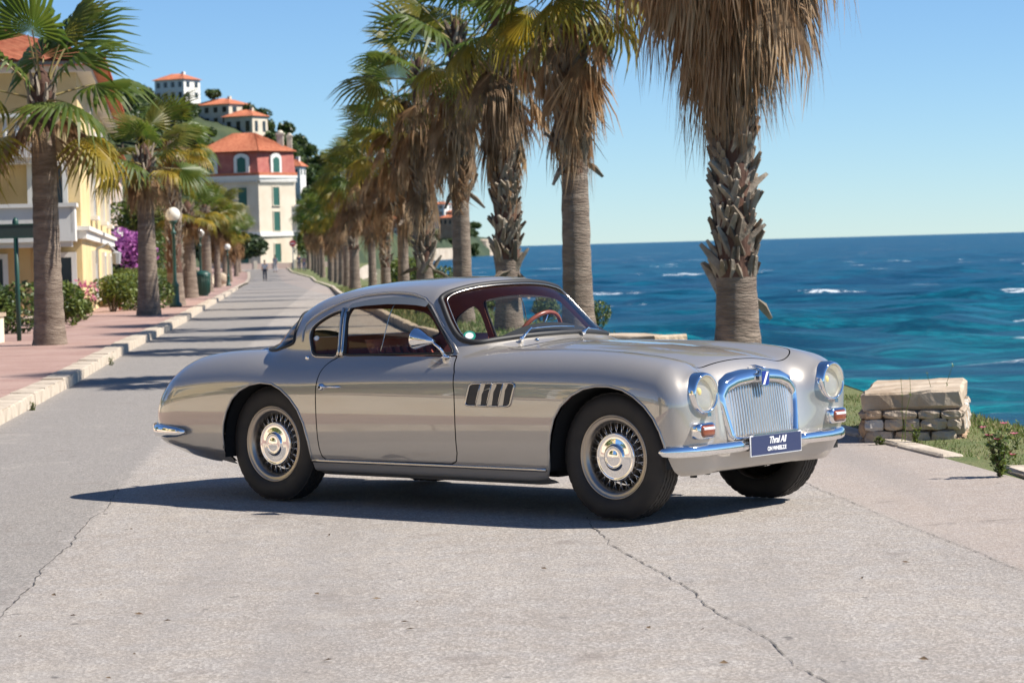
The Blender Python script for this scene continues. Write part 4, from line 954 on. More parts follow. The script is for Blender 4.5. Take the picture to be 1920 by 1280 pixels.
# bin
def bin_():
    t = thing('litter_bin', 'dark green cylindrical litter bin on the left pavement', 'bin', (-11.8, 102.4, zg(102)+.115))
    m = M(); m.lathe([(0, .08), (.24, .08), (.26, .1), (.285, .72), (.30, .74), (.30, .79), (.27, .80), (.27, .76), (0, .7)], 20)
    for i in range(20):
        a = 2*PI*i/20; m.tube([(.262*math.cos(a), .262*math.sin(a), .12), (.29*math.cos(a), .29*math.sin(a), .72)], .012, 4)
    m.build('body', M_IRON, t, True); m = M(); m.lathe([(.31, .80), (.31, .84), (.22, .93), (.05, .97), (0, .97)], 20); m.build('lid', M_IRON, t, True)
    m = M(); m.lathe([(0, 0), (.2, 0), (.2, .09), (0, .09)], 14); m.build('foot', M_IRON, t)
bin_()
def bollard():
    t = thing('stone_ball', 'round pale stone ball on the far left pavement edge', 'bollard', (-18.4, 170, zg(170)+.11)); m = M(); m.lathe([(0, 0), (.3, 0), (.3, .12), (0, .12)], 14); m.build('plinth', M_CAP, t); m = M(); m.ico((0, 0, .47), .38, 3); m.build('ball', M_CAP, t, True)
bollard()
# finger post at the left edge
def post_sign():
    t = thing('street_sign', 'dark green street sign on a tall post at the left edge', 'street sign', (-8.0, 43.3, .11), .06)
    m = M(); m.tube([(0, 0, -.1), (0, 0, 1.93)], .038, 10); m.lathe([(.05, 1.88), (.05, 1.95), (.02, 2.0), (0, 2.0)], 10); m.build('post', M_IRON, t, True)
    m = M(); m.box((-.02, -.05, 1.78), (.98, .03, .2)); b = m.build('sign_board', mat('sign_green', (.03, .05, .045), .5), t)
    m = M()
    for z in (1.675, 1.885): m.box((-.02, -.05, z), (1.02, .045, .022))
    for x in (-.52, .48): m.box((x, -.05, 1.78), (.022, .045, .232))
    m.build('frame', M_IRON, b)
post_sign()
M_REDS = mat('sign_red', (.55, .05, .07), .5); M_WHITES = mat('sign_white', (.78, .78, .78), .5); M_BLUES = mat('sign_blue', (.05, .12, .35), .5); M_STEEL = mat('steel_post', (.35, .35, .36), .4, 1)
def plate_sign():
    t = thing('notice_sign', 'small white notice with red border and rounded corners by the villa', 'sign', (-10.2, 69.6, zg(69)+.1))
    m = M(); m.tube([(0, 0, 0), (0, 0, .72)], .04, 8); m.build('post', M_REDS, t)
    def rr(w, h, r, n=5): return [(sx*(w/2-r)+r*math.cos(a), sz*(h/2-r)+r*math.sin(a)) for sx, sz, a0 in ((1, 1, 0), (-1, 1, PI/2), (-1, -1, PI), (1, -1, 1.5*PI)) for a in np.linspace(a0, a0+PI/2, n)]
    m = M(); m.prism(rr(.27, .27, .05), .0, .03, lambda a, b, h: (a, -h, .75+b)); p = m.build('plate', M_REDS, t)
    m = M(); m.prism(rr(.215, .215, .03), .03, .034, lambda a, b, h: (a, -h, .75+b)); m.build('panel', M_WHITES, p)
    m = M(); m.box((0, -.036, .775), (.15, .004, .03)); m.box((0, -.036, .73), (.15, .004, .03)); m.build('lettering', M_BLUES, p)
plate_sign()
def round_sign():
    t = thing('road_sign', 'round pink red road sign on a post at the road end', 'road sign', (-22.4, 276, zg(276)))
    m = M(); m.tube([(0, 0, 0), (0, 0, 2.9)], .05, 8); m.build('post', M_STEEL, t); m = M(); m.lathe([(0, -.03), (.34, -.03), (.34, .02), (0, .02)], 20, 'y', (0, -.08, 2.75)); m.build('disc', M_REDS, t); m = M(); m.box((0, -.125, 2.75), (.42, .02, .1)); m.build('bar', M_WHITES, t)
round_sign()
# wild flowering plant in the right corner
def rose():
    t = thing('rose_bush', 'small leggy rose bush with pink flowers in the right corner', 'rose bush', (2.83, 15.55, .0))
    r = random.Random(5); st = M(); lf = M(); fl = []
    for k in range(9):
        a = r.uniform(0, 2*PI); hh = r.uniform(.10, .30); sp = r.uniform(.02, .12); P = [Vector((0, 0, 0))]
        for q in range(1, 6): P.append(Vector((sp*math.cos(a)*q/5+r.uniform(-.008, .008), sp*math.sin(a)*q/5, hh*q/5)))
        st.tube(P, [.004, .0035, .003, .0025, .002, .0015], 4)
        for p in P[1:]:
            for j in range(9):
                c = p+Vector((r.gauss(0, .016), r.gauss(0, .016), r.gauss(0, .014))); u = Vector((r.gauss(0, 1), r.gauss(0, 1), r.gauss(0, .6))).normalized(); w = u.cross(Vector((r.gauss(0, 1), r.gauss(0, 1), 1))).normalized(); s = r.uniform(.013, .026)
                lf.cur = int(r.random() < .35); lf.add([c-u*s, c+w*s*.5, c+u*s, c-w*s*.5], [(0, 1, 2, 3)])
        if k in (0, 2, 4, 5, 7): fl.append(P[-1])
    # taller stem leaning right, as seen against the water
    st.build('stem', M_TWIG, t); lf.build('foliage', [M_HEDGE[0], M_HEDGE[1]], t)
    for c in fl+[Vector((.03, 0, .31)), Vector((.085, -.02, .25))]:
        m = M()
        for j in range(8):
            a = j*2*PI/8; d = Vector((math.cos(a), math.sin(a), .35)); w = Vector((-math.sin(a), math.cos(a), 0)); s = .026
            m.add([c, c+d*s*.6+w*s*.5, c+d*s*1.1, c+d*s*.6-w*s*.5], [(0, 1, 2, 3)])
        m.build('flower', M_PINK, t)
rose()
def weed(label, x, y, h, seed, n=5):
    r = random.Random(seed); t = thing('weed', label, 'weed', (x, y, zg(y)), 0, 'wild plants on the verge'); m = M()
    for k in range(n):
        a = r.uniform(0, 6.28); hh = h*r.uniform(.55, 1); P = [Vector((r.gauss(0, .015)+.06*hh*q*math.cos(a), .06*hh*q*math.sin(a), hh*q/4)) for q in range(5)]
        m.tube(P, [.004, .003, .0025, .002, .0015], 3)
        for p in P[1:]:
            for j in range(7):
                u = Vector((r.gauss(0, 1), r.gauss(0, 1), r.gauss(0, .5))).normalized(); w = u.cross(Vector((0, 0, 1))).normalized(); s = r.uniform(.010, .026); m.add([p, p+u*s*.5+w*s*.25, p+u*s, p+u*s*.5-w*s*.25], [(0, 1, 2, 3)])
    m.build('foliage', M_HEDGE[1], t)
weed('tall thin weed with starry seed heads before the stone wall cap', 2.66, 18.15, .48, 1, 2)
weed('thin weed rising behind the stone wall cap', 2.98, 18.75, .52, 2, 2)
weed('leafy weed clump at the foot of the stone wall', 2.72, 18.05, .13, 3, 12)
weed('dry seedy weeds at the cliff edge right of the wall', 3.25, 17.3, .2, 4, 6)
weed('low weed growing in the kerb by the wall', 2.5, 18.2, .06, 6, 8)
weed('weed tuft growing against the left kerb', -4.55, 25.2, .08, 7, 8)
weed('weed tuft in the left kerb joint farther up', -5.3, 35.2, .12, 8, 8)
# people far down the road
M_SKIN = mat('skin', (.45, .28, .19), .6); M_HAIR = mat('dark_hair', (.03, .02, .015), .7)
def person(label, x, y, rz, shirt, trousers, ht=1.75, stride=.16, seed=0):
    t = thing('person', label, 'person', (x, y, zg(y)), rz); k = ht/1.75
    def skin_obj(name, V, E, R, m_, lv=1):
        me = bpy.data.meshes.new(name); me.from_pydata([tuple(Vector(v)*k) for v in V], E, []); me.materials.append(m_); o = link(name, me, t)
        md = o.modifiers.new('skin', 'SKIN'); md.use_smooth_shade = True
        for i, r_ in enumerate(R): d = me.skin_vertices[0].data[i]; d.radius = (r_[0]*k, r_[1]*k) if isinstance(r_, tuple) else (r_*k, r_*k); d.use_root = (i == 0)
        s = o.modifiers.new('sub', 'SUBSURF'); s.levels = lv; s.render_levels = lv; return o
    s = stride
    hipL, hipR = (.09, 0, .92), (-.09, 0, .92); kneeL, kneeR = (.10, .55*s+.02, .50), (-.10, -.15*s+.03, .50); ankL, ankR = (.10, .9*s-.05, .09), (-.10, -1.0*s, .11)
    V = [(0, 0, .98), hipL, kneeL, ankL, (.11, ankL[1]+.13, .04), hipR, kneeR, ankR, (-.11, ankR[1]+.13, .05),
         (0, 0, 1.2), (0, .0, 1.40), (0, .0, 1.52), (0, .02, 1.60), (0, .02, 1.70),
         (.17, 0, 1.40), (.22, -.06, 1.14), (.22, .06, .92), (.22, .09, .83), (-.17, 0, 1.40), (-.22, .05, 1.14), (-.22, .14, .93), (-.22, .17, .84)]
    E = [(0, 1), (1, 2), (2, 3), (3, 4), (0, 5), (5, 6), (6, 7), (7, 8), (0, 9), (9, 10), (10, 11), (11, 12), (12, 13), (10, 14), (14, 15), (15, 16), (16, 17), (10, 18), (18, 19), (19, 20), (20, 21)]
    R = [(.12, .09), .075, .052, .04, .035, .075, .052, .04, .035, (.12, .085), (.13, .085), .05, .075, .085, .055, .042, .032, .03, .055, .042, .032, .03]
    skin_obj('body', V, E, R, M_SKIN)
    skin_obj('shirt', [(0, 0, .95), (0, 0, 1.2), (0, 0, 1.40), (.175, 0, 1.40), (.215, -.045, 1.2), (-.175, 0, 1.40), (-.215, .035, 1.2)], [(0, 1), (1, 2), (2, 3), (3, 4), (2, 5), (5, 6)], [(.16, .12), (.155, .11), (.15, .105), .075, .068, .075, .068], shirt)
    skin_obj('trousers', [(0, 0, .96), hipL, kneeL, (ankL[0], ankL[1], .14), hipR, kneeR, (ankR[0], ankR[1], .16)], [(0, 1), (1, 2), (2, 3), (0, 4), (4, 5), (5, 6)], [(.145, .11), .095, .072, .06, .095, .072, .06], trousers)
    m = M(); m.ico((0, -.005*k, 1.70*k), (.088*k, .10*k, .085*k), 2); m.build('hair', M_HAIR, t, True)
    m = M(); m.box((.11*k, (ankL[1]+.07)*k, .035*k), (.09*k, .26*k, .07*k)); m.box((-.11*k, (ankR[1]+.07)*k, .045*k), (.09*k, .26*k, .07*k)); m.build('shoes', M_HAIR, t)
M_DEN = mat('dark_denim', (.03, .045, .08), .8); M_TEEW = mat('white_cloth', (.72, .72, .72), .8); M_NAVY = mat('navy_cloth', (.04, .05, .10), .8); M_PINKC = mat('pink_cloth', (.60, .28, .30), .8); M_GREYC = mat('grey_cloth', (.35, .37, .42), .8); M_DENL = mat('blue_denim', (.10, .15, .28), .8)
person('man in white t-shirt and dark trousers walking up the road', -20.45, 222.5, .1, M_TEEW, M_DEN)
person('person in light grey shirt near the left kerb at the road end', -23.3, 265, -.2, M_GREYC, M_GREYC, 1.7, .12)
person('person in navy top and dark trousers, left one of the far pair', -21.25, 269, .1, M_NAVY, M_DEN, 1.75, .1)
person('person in pink top and blue jeans, right one of the far pair', -20.5, 266, .0, M_PINKC, M_DENL, 1.6, .1)

# ---- the same street carries on beside and behind the viewer: garden wall, hedges, trees and a villa along the left pavement
for i, (y0, y1) in enumerate([(-8, 6), (8, 22), (24, 38)]):
    low_wall(('cream garden wall beside the viewer, outside the picture', 'cream garden wall left of the car, outside the picture', 'cream garden wall just left of the picture')[i], (kl(y0)-4.6, y0), (kl(y1)-4.6, y1), .9)
for i, y in enumerate((-6, 0, 6, 12, 18, 24, 30, 36)):
    shrub('garden_hedge', ORD[i]+' tall hedge along the left pavement outside the picture', 'hedge', kl(y)-6.2, y, .1, BX, .7, group='hedges outside the picture', s=(.9, 3.0, 1.0))
for i, (y, s) in enumerate(((3, 2.2), (13, 2.6), (21, 2.0), (31, 2.5))):
    shrub('garden_tree', ORD[i]+' leafy tree left of the pavement outside the picture', 'tree', kl(y)-10.5, y, .1, HB[i % 2], 3.0, group='garden trees outside the picture', rz=i, s=(s, s, s*.9))
def side_villa(label, x, y, l, h):
    t = thing('villa', label, 'villa', (x, y, .1)); m = M(); m.box((0, 0, h/2), (8, l, h)); m.build('wall', M_YLIT, t)
    m = M(); m.box((0, 0, h+.1), (8.6, l+.6, .25)); m.build('cornice', M_WHITE, t)
    m = M(); a, b, c, d = (4.4, -l/2-.4, h+.25), (4.4, l/2+.4, h+.25), (0, l/2-3, h+1.9), (0, -l/2+3, h+1.9); tiled_roof(m, a, b, c, d); tiled_roof(m, (-4.4, l/2+.4, h+.25), (-4.4, -l/2-.4, h+.25), d, c); m.add([b, (-4.4, l/2+.4, h+.25), c], [(0, 1, 2)]); m.add([a, d, (-4.4, -l/2-.4, h+.25)], [(0, 1, 2)]); m.build('roof', M_TILE, t)
    for k in range(int(l//3.2)):
        for z in (.9, 4.0): window(t, (4.0, -l/2+1.6+k*3.2, z), 1.1, 1.8, (0, 1, 0), (1, 0, 0), (M_WHITE, M_SHUT), slat=8)
side_villa('pale villa left of the car outside the picture', -21.5, 17, 14, 7.2)
side_villa('pale villa beside the viewer outside the picture', -20, -6, 13, 6.6)

# ================================================================== THE CAR
POSE = (-.9291, 15.8045, .7136)
def paint_mat():
    m, N, L, p = node_mat('silver_beige_metallic')
    tc = N.new('ShaderNodeTexCoord')
    fl = noise(N, L, tc.outputs['Object'], 900, 1, .5)
    c = mixc(N, L, smooth(N, L, fl, .3, .7), (.37, .335, .292), (.43, .395, .35))
    L.new(c, p.inputs['Base Color']); p.inputs['Metallic'].default_value = .38; p.inputs['Roughness'].default_value = .34
    p.inputs['Coat Weight'].default_value = 1; p.inputs['Coat Roughness'].default_value = .015; p.inputs['Coat IOR'].default_value = 2.1
    # faint waviness of hand-beaten panels
    b = N.new('ShaderNodeBump'); b.inputs['Strength'].default_value = .02; b.inputs['Distance'].default_value = .02
    L.new(noise(N, L, tc.outputs['Object'], 2.2, 2, .4), b.inputs['Height']); L.new(b.outputs[0], p.inputs['Coat Normal'])
    return m
M_PAINT = paint_mat()
M_CHROME = mat('chrome', (.86, .86, .87), .045, 1)
M_CHROMES = mat('satin_chrome', (.62, .58, .53), .24, 1)
M_RIM = mat('dull_rim_metal', (.40, .36, .315), .34, 1)
M_BAR = mat('grille_bar_metal', (.80, .80, .79), .30, 1)
M_RUB = mat('black_rubber', (.014, .013, .013), .55)
M_TYRE = mat('tyre_rubber', (.020, .018, .0165), .68, c2=(.032, .027, .023), scale=9, bump=.15, bscale=60, bdist=.004)
M_BLACK = mat('black_underbody', (.006, .006, .006), .85)
M_LEATH = mat('oxblood_leather', (.30, .06, .035), .45, c2=(.36, .09, .055), scale=8, bump=.25, bscale=60, bdist=.006)
M_TRIM = mat('brown_headlining', (.24, .085, .05), .8, c2=(.29, .115, .07), scale=6)
M_WOOD = mat('steering_wood', (.30, .07, .03), .3, c2=(.38, .11, .05), scale=20, coat=.6)
def glass_mat(name, tint=(.93, .95, .95), strength=1.0):
    m = bpy.data.materials.new(name); m.use_nodes = True; nt = m.node_tree; N, L = nt.nodes, nt.links; N.clear()
    o = N.new('ShaderNodeOutputMaterial'); t = N.new('ShaderNodeBsdfTransparent'); t.inputs[0].default_value = (*tint, 1)
    g = N.new('ShaderNodeBsdfGlossy'); g.inputs['Roughness'].default_value = .01; lw = N.new('ShaderNodeLayerWeight'); f = N.new('ShaderNodeMath'); f.operation = 'MULTIPLY_ADD'; pw = N.new('ShaderNodeMath'); pw.operation = 'POWER'; pw.inputs[1].default_value = 5; L.new(lw.outputs['Facing'], pw.inputs[0]); L.new(pw.outputs[0], f.inputs[0]); f.inputs[1].default_value = .93; f.inputs[2].default_value = .03
    x = N.new('ShaderNodeMixShader'); L.new(f.outputs[0], x.inputs[0]); L.new(t.outputs[0], x.inputs[1]); L.new(g.outputs[0], x.inputs[2]); L.new(x.outputs[0], o.inputs[0]); return m
M_GLASS = glass_mat('car_glass')
M_GLASST = glass_mat('rear_glass_reflection_tint', (.72, .65, .55))  # brown tint stands in for warm reflections on the rear glass
M_LENS = glass_mat('lamp_glass', (.99, .99, .97))
def frosted(m, k):                       # fluted lamp glass scatters part of the light
    N, L = m.node_tree.nodes, m.node_tree.links; o = [n for n in N if n.type == 'OUTPUT_MATERIAL'][0]; src = o.inputs[0].links[0].from_socket
    d = N.new('ShaderNodeBsdfDiffuse'); d.inputs[0].default_value = (.82, .76, .58, 1); t = N.new('ShaderNodeBsdfTranslucent'); t.inputs[0].default_value = (.82, .76, .56, 1)
    a = N.new('ShaderNodeMixShader'); L.new(d.outputs[0], a.inputs[1]); L.new(t.outputs[0], a.inputs[2])
    b = N.new('ShaderNodeMixShader'); b.inputs[0].default_value = k; L.new(src, b.inputs[1]); L.new(a.outputs[0], b.inputs[2]); L.new(b.outputs[0], o.inputs[0])
frosted(M_LENS, .18)
M_YELL = mat('yellow_bulb', (.80, .64, .22), .35, coat=.5)
M_REFL = mat('headlamp_reflector', (.86, .83, .72), .42, .6)
M_AMBER = mat('amber_red_lens', (.24, .055, .02), .12, coat=1)
M_BLUE = mat('plate_blue', (.035, .042, .10), .35)
M_EMB = mat('badge_blue', (.015, .03, .24), .25, coat=1)
M_PWHITE = mat('plate_white', (.78, .78, .78), .5)
# ---- body as a smooth blend of measured profiles (metres, origin under the rear axle)
def curve(xs,zs,sig=.03,lo=None,hi=None):
    lo=min(xs) if lo is None else lo; hi=max(xs) if hi is None else hi
    g=np.arange(lo-.5,hi+.5,.002)
    xs=np.array(xs,float); zs=np.array(zs,float)
    s0=(zs[1]-zs[0])/(xs[1]-xs[0]); s1=(zs[-1]-zs[-2])/(xs[-1]-xs[-2])
    v=np.interp(g,xs,zs); v=np.where(g<xs[0],zs[0]+(g-xs[0])*s0,v); v=np.where(g>xs[-1],zs[-1]+(g-xs[-1])*s1,v)
    n=int(4*sig/.002); k=np.exp(-.5*(np.arange(-n,n+1)*.002/sig)**2); k/=k.sum()
    p=np.concatenate([v[0]+(np.arange(-n,0))*(v[1]-v[0]), v, v[-1]+np.arange(1,n+1)*(v[-1]-v[-2])])
    v=np.convolve(p,k,'valid')
    d=np.gradient(v,.002)
    def f(x): return np.interp(x,g,v)
    def h(x): return np.interp(x,g,v), 1/np.sqrt(1+np.interp(x,g,d)**2)
    f.h=h
    return f
def rmax(a,b,r,p=2.3):
    a1=np.maximum(a+r,0); b1=np.maximum(b+r,0)
    return np.where((a1>0)&(b1>0),(a1**p+b1**p)**(1/p)-r,np.maximum(a,b))
def smin(a,b,k):
    h=np.clip(.5+.5*(b-a)/k,0,1)
    return b+(a-b)*h-k*h*(1-h)
Tf=curve([-1.15,-1.05,-.98,-.9,-.8,-.7,-.6,-.5,-.39,-.28,-.15,0,.15,.3,.5,.8,1.2,1.5,2.0,2.3,2.5,2.66,2.77,2.88,2.97,3.1],
         [.64,.70,.738,.773,.804,.823,.836,.844,.847,.847,.842,.828,.818,.816,.824,.836,.846,.853,.860,.859,.853,.838,.82,.797,.775,.735],.035)
Tc=curve([-1.2,-1.1,-1.0,-.85,-.7,-.55,-.4,-.2,.2,1.2,1.45,1.6,2.0,2.3,2.55,2.7,2.8,2.9,2.96],
         [.52,.62,.70,.765,.805,.835,.858,.875,.89,.91,.915,.905,.895,.882,.858,.834,.81,.775,.75],.035)
XA=curve([.1,.26,.35,.45,.6,.7,.8,1.0],[2.82,2.90,2.95,2.975,2.985,2.98,2.97,2.96],.03)   # pod front x(z)
XB=curve([.1,.27,.35,.42,.55,.7,.8,1.0],[2.90,2.935,2.945,2.945,2.93,2.905,2.87,2.80],.03)   # centre front
XR=curve([.1,.2,.24,.28,.32,.36,.46,.52,.6,.7,.8,1],[-.5,-.70,-.90,-1.04,-1.085,-1.095,-1.10,-1.10,-1.09,-1.07,-1.03,-.97],.02)
ZB=curve([-1.2,-.9,-.7,-.45,-.1,.3,.4,2.0,2.3,2.9,3.1],[.22,.22,.22,.212,.205,.20,.195,.195,.24,.262,.265],.03)
RF=curve([-1.2,-.6,.1,.5,2.3,2.7,3.1],[.30,.27,.2,.19,.19,.18,.17],.1)
RO=curve([-1.0,-.42,-.30,-.2,-.12,-.02,.1,.22,.37,.55,.72,.9,1.1,1.2,1.3,1.5],[.55,.87,.965,1.04,1.087,1.136,1.18,1.21,1.235,1.25,1.257,1.262,1.259,1.252,1.24,1.2],.03)
YS=curve([.6,.84,1.0,1.15,1.3],[.70,.655,.61,.56,.50],.04)
def field(P,what=None):
    x,y,z=P[...,0],np.abs(P[...,1]),P[...,2]
    ys=np.sqrt(y*y+1e-4)
    # fender pods
    W=.792-.30*(z-.52)**2-.5*np.maximum(.40-z,0)**2
    side=(y-W); inner=.44-y
    t,nt=Tf.h(x); top=(z-t)*nt
    xr,nr=XR.h(z); rear=(xr+.10*y*y-x)*nr
    xf,nf=XA.h(z); front=(x-xf)*nf
    zb,nb=ZB.h(x); bot=(zb-z)*nb
    r=RF(x)
    plan=rmax(side,front,.15); plan=rmax(plan,rear,.31)
    a=rmax(plan,top,r); a=rmax(a,inner,.12); a=rmax(a,bot,.022)
    cyl=rmax(np.sqrt((y-.569)**2+(z-.659)**2)-.102,x-2.965,.03); cyl=np.maximum(cyl,2.55-x)
    a=smin(a,cyl,.05)
    # centre
    t,nt=Tc.h(x); top=(z-t+.27*y*y)*nt
    xf,nf=XB.h(z); front=(x-xf+.05*y*y)*nf
    plan=rmax(rmax(y-.62,front,.10),rear,.3)
    b=rmax(plan,top,.10); b=rmax(b,bot-.02,.04)
    ab=smin(a,b,.15)
    # cabin
    sr=np.clip((.45-x)/.7,0,1); sr=sr*sr*(3-2*sr)
    xx=x-.75*sr*y*y
    t,nt=RO.h(xx); roof=(z-t+.24*y*y)*nt
    ws=(x+.45*ys*ys+1.107*(z-.935)-1.58)/1.49
    sd=(y-YS(z)+.05*np.clip(.5-x,0,1)**1.5*1.0)*.97
    c=rmax(roof,ws,.07); c=rmax(c,sd,.13)
    c=rmax(c,.7-z,.02)
    if what=='ab': return ab
    if what=='c': return c
    return smin(ab,c,.05)
def normal(P,e=.006,what=None):
    g=np.zeros(P.shape)
    for i in range(3):
        d=np.zeros(3);d[i]=e
        g[...,i]=field(P+d,what)-field(P-d,what)
    return g/np.maximum(np.linalg.norm(g,axis=-1,keepdims=True),1e-9)

# ---- surface extraction (naive surface nets) and clipping
def nets(lo, hi, h):
    nx, ny, nz = [int(round((b-a)/h))+1 for a, b in zip(lo, hi)]
    X = [lo[i]+np.arange(n)*h for i, n in enumerate((nx, ny, nz))]
    Fv = np.empty((nx, ny, nz))
    for i in range(nx):
        g = np.empty((ny, nz, 3)); g[..., 0] = X[0][i]; g[..., 1] = X[1][:, None]; g[..., 2] = X[2][None, :]; Fv[i] = field(g)
    S = Fv < 0
    c = np.zeros((nx-1, ny-1, nz-1), np.int8)
    for dx in (0, 1):
        for dy in (0, 1):
            for dz in (0, 1): c += S[dx:nx-1+dx, dy:ny-1+dy, dz:nz-1+dz]
    act = (c > 0) & (c < 8); I = np.argwhere(act); vid = -np.ones(act.shape, np.int64); vid[act] = np.arange(len(I))
    acc = np.zeros((len(I), 3)); cnt = np.zeros(len(I))
    co = [(0, 0, 0), (1, 0, 0), (0, 1, 0), (1, 1, 0), (0, 0, 1), (1, 0, 1), (0, 1, 1), (1, 1, 1)]
    for a in range(8):
        for b in range(a+1, 8):
            if sum(abs(co[a][k]-co[b][k]) for k in range(3)) != 1: continue
            fa = Fv[I[:, 0]+co[a][0], I[:, 1]+co[a][1], I[:, 2]+co[a][2]]; fb = Fv[I[:, 0]+co[b][0], I[:, 1]+co[b][1], I[:, 2]+co[b][2]]
            k = (fa < 0) != (fb < 0); t = np.where(k, fa/np.where(fa == fb, 1, fa-fb), 0)
            p = np.array(co[a])[None]+t[:, None]*(np.array(co[b])-np.array(co[a]))[None]; acc += np.where(k[:, None], p, 0); cnt += k
    V = np.array(lo)+(I+acc/cnt[:, None])*h
    Q = []
    for ax in range(3):
        n1, n2 = [(1, 2), (2, 0), (0, 1)][ax]
        sl0 = [slice(None)]*3; sl1 = [slice(None)]*3; sl0[ax] = slice(0, -1); sl1[ax] = slice(1, None)
        A, B = S[tuple(sl0)], S[tuple(sl1)]; E = np.argwhere(A != B)
        E = E[(E[:, n1] > 0) & (E[:, n2] > 0) & (E[:, n1] < Fv.shape[n1]-1) & (E[:, n2] < Fv.shape[n2]-1)]
        fl = A[tuple(E.T)]
        def cell(d1, d2):
            q = E.copy(); q[:, n1] -= d1; q[:, n2] -= d2; return vid[tuple(q.T)]
        q = np.stack([cell(1, 1), cell(0, 1), cell(0, 0), cell(1, 0)], 1); q[~fl] = q[~fl][:, ::-1]; Q.append(q)
    Q = np.concatenate(Q)
    for _ in range(3):
        g = normal(V); V = V-field(V)[:, None]*g*.9
    return V, Q
def tri(Q): return np.concatenate([Q[:, [0, 1, 2]], Q[:, [0, 2, 3]]])
def clip(V, T, g):
    """keep the part of triangles T where g<0"""
    g = np.where(np.abs(g) < 1e-7, 1e-7, g); s = g[T] < 0; n = s.sum(1)
    out = [T[n == 3]]; newV = [V]; base = len(V)
    E = []
    def roll(k):                      # rotate so that the odd vertex comes first
        sel = T[n == k]; ss = s[n == k]; odd = ss.argmax(1) if k == 1 else (~ss).argmax(1)
        return sel[np.arange(len(sel))[:, None], (odd[:, None]+np.arange(3)) % 3]
    t1, t2 = roll(1), roll(2)
    edges = np.concatenate([t1[:, [0, 1]], t1[:, [0, 2]], t2[:, [0, 1]], t2[:, [0, 2]]])
    key = np.sort(edges, 1); u, inv = np.unique(key, axis=0, return_inverse=True); inv = inv.reshape(-1)
    ga, gb = g[u[:, 0]], g[u[:, 1]]; t = (ga/(ga-gb))[:, None]; P = V[u[:, 0]]*(1-t)+V[u[:, 1]]*t
    nm = normal(P); P = P-field(P)[:, None]*nm
    id_ = base+inv; a, b = len(t1), len(t2)
    e1, e2, e3, e4 = id_[:a], id_[a:2*a], id_[2*a:2*a+b], id_[2*a+b:]
    out.append(np.stack([t1[:, 0], e1, e2], 1)); out.append(np.stack([e3, t2[:, 1], t2[:, 2]], 1)); out.append(np.stack([e3, t2[:, 2], e4], 1))
    return compact(np.concatenate([V, P]), np.concatenate(out))
def compact(V, T):
    u, inv = np.unique(T, return_inverse=True); return V[u], inv.reshape(T.shape)
def sdf2(poly, a, b):
    """signed distance to a closed polygon in 2D"""
    P = np.asarray(poly, float); Q = np.roll(P, -1, 0); d = np.full(a.shape, 1e9); ins = np.zeros(a.shape, bool)
    for (x0, y0), (x1, y1) in zip(P, Q):
        ex, ey = x1-x0, y1-y0; l2 = ex*ex+ey*ey
        if l2 < 1e-14: continue
        t = np.clip(((a-x0)*ex+(b-y0)*ey)/l2, 0, 1); d = np.minimum(d, (a-x0-t*ex)**2+(b-y0-t*ey)**2)
        c = (y0 > b) != (y1 > b)
        if y1 != y0: ins ^= c & (a < (x1-x0)*(b-y0)/(y1-y0)+x0)
    d = np.sqrt(d); return np.where(ins, -d, d)
def rounded(poly, it=2, keep=()):
    P = [np.array(p, float) for p in poly]
    for _ in range(it):
        R = []
        for i in range(len(P)):
            a, b = P[i], P[(i+1) % len(P)]; R += [a*.78+b*.22, a*.22+b*.78]
        P = R
    return np.array(P)
REAR_ARCH = [(-.345, -.3), (-.333, .30), (-.327, .381), (-.315, .446), (-.286, .518), (-.238, .59), (-.174, .641), (-.096, .674), (-.009, .687), (.084, .681), (.163, .652), (.237, .604), (.299, .542), (.345, .46), (.372, .36), (.378, .25), (.378, -.3)]
FRONT_ARCH = [(2.098, -.3), (2.105, .23), (2.123, .266), (2.136, .33), (2.142, .38), (2.155, .448), (2.183, .529), (2.229, .593), (2.303, .651), (2.382, .686), (2.461, .70), (2.548, .70), (2.636, .684), (2.709, .652), (2.78, .603), (2.837, .543), (2.872, .477), (2.888, .415), (2.892, .359), (2.893, -.3)]
DOOR = [(.56, .90), (.52, .834), (.47, .807), (.452, .785), (.445, .75), (.444, .65), (.447, .52), (.449, .40), (.452, .32), (.462, .28), (.49, .262), (.808, .264), (1.44, .268), (1.478, .283), (1.493, .33), (1.495, .45), (1.495, .54), (1.490, .65), (1.468, .76), (1.43, .815), (1.41, .842), (1.405, .90)]
QUARTER = rounded([(.475, 1.09), (.389, 1.068), (.312, 1.03), (.262, .994), (.254, .95), (.272, .905), (.305, .842), (.405, .841), (.512, .840)], 2)
DGLASS = rounded([(.508, 1.108), (.646, 1.137), (.828, 1.152), (.95, 1.149), (1.05, 1.138), (1.11, 1.118), (1.16, 1.075), (1.228, 1.005), (1.306, .922), (1.368, .862), (1.36, .856), (1.055, .853), (.80, .848), (.56, .841), (.555, .86)], 2)
WS = rounded([(0, .940), (.25, .936), (.46, .921), (.565, .908), (.597, .925), (.592, .965), (.574, 1.025), (.545, 1.10), (.523, 1.15), (.46, 1.183), (.31, 1.210), (.15, 1.221), (0, 1.223), (-.15, 1.221), (-.31, 1.210), (-.46, 1.183), (-.523, 1.15), (-.545, 1.10), (-.574, 1.025), (-.592, .965), (-.597, .925), (-.565, .908), (-.46, .921), (-.25, .936)], 2)
RW = rounded([(0, .905), (.3, .89), (.5, .868), (.6, .858), (.63, .89), (.615, .94), (.58, 1.0), (.53, 1.05), (.45, 1.075), (.3, 1.085), (0, 1.09), (-.3, 1.085), (-.45, 1.075), (-.53, 1.05), (-.58, 1.0), (-.615, .94), (-.63, .89), (-.6, .858), (-.5, .868), (-.3, .89)], 2)
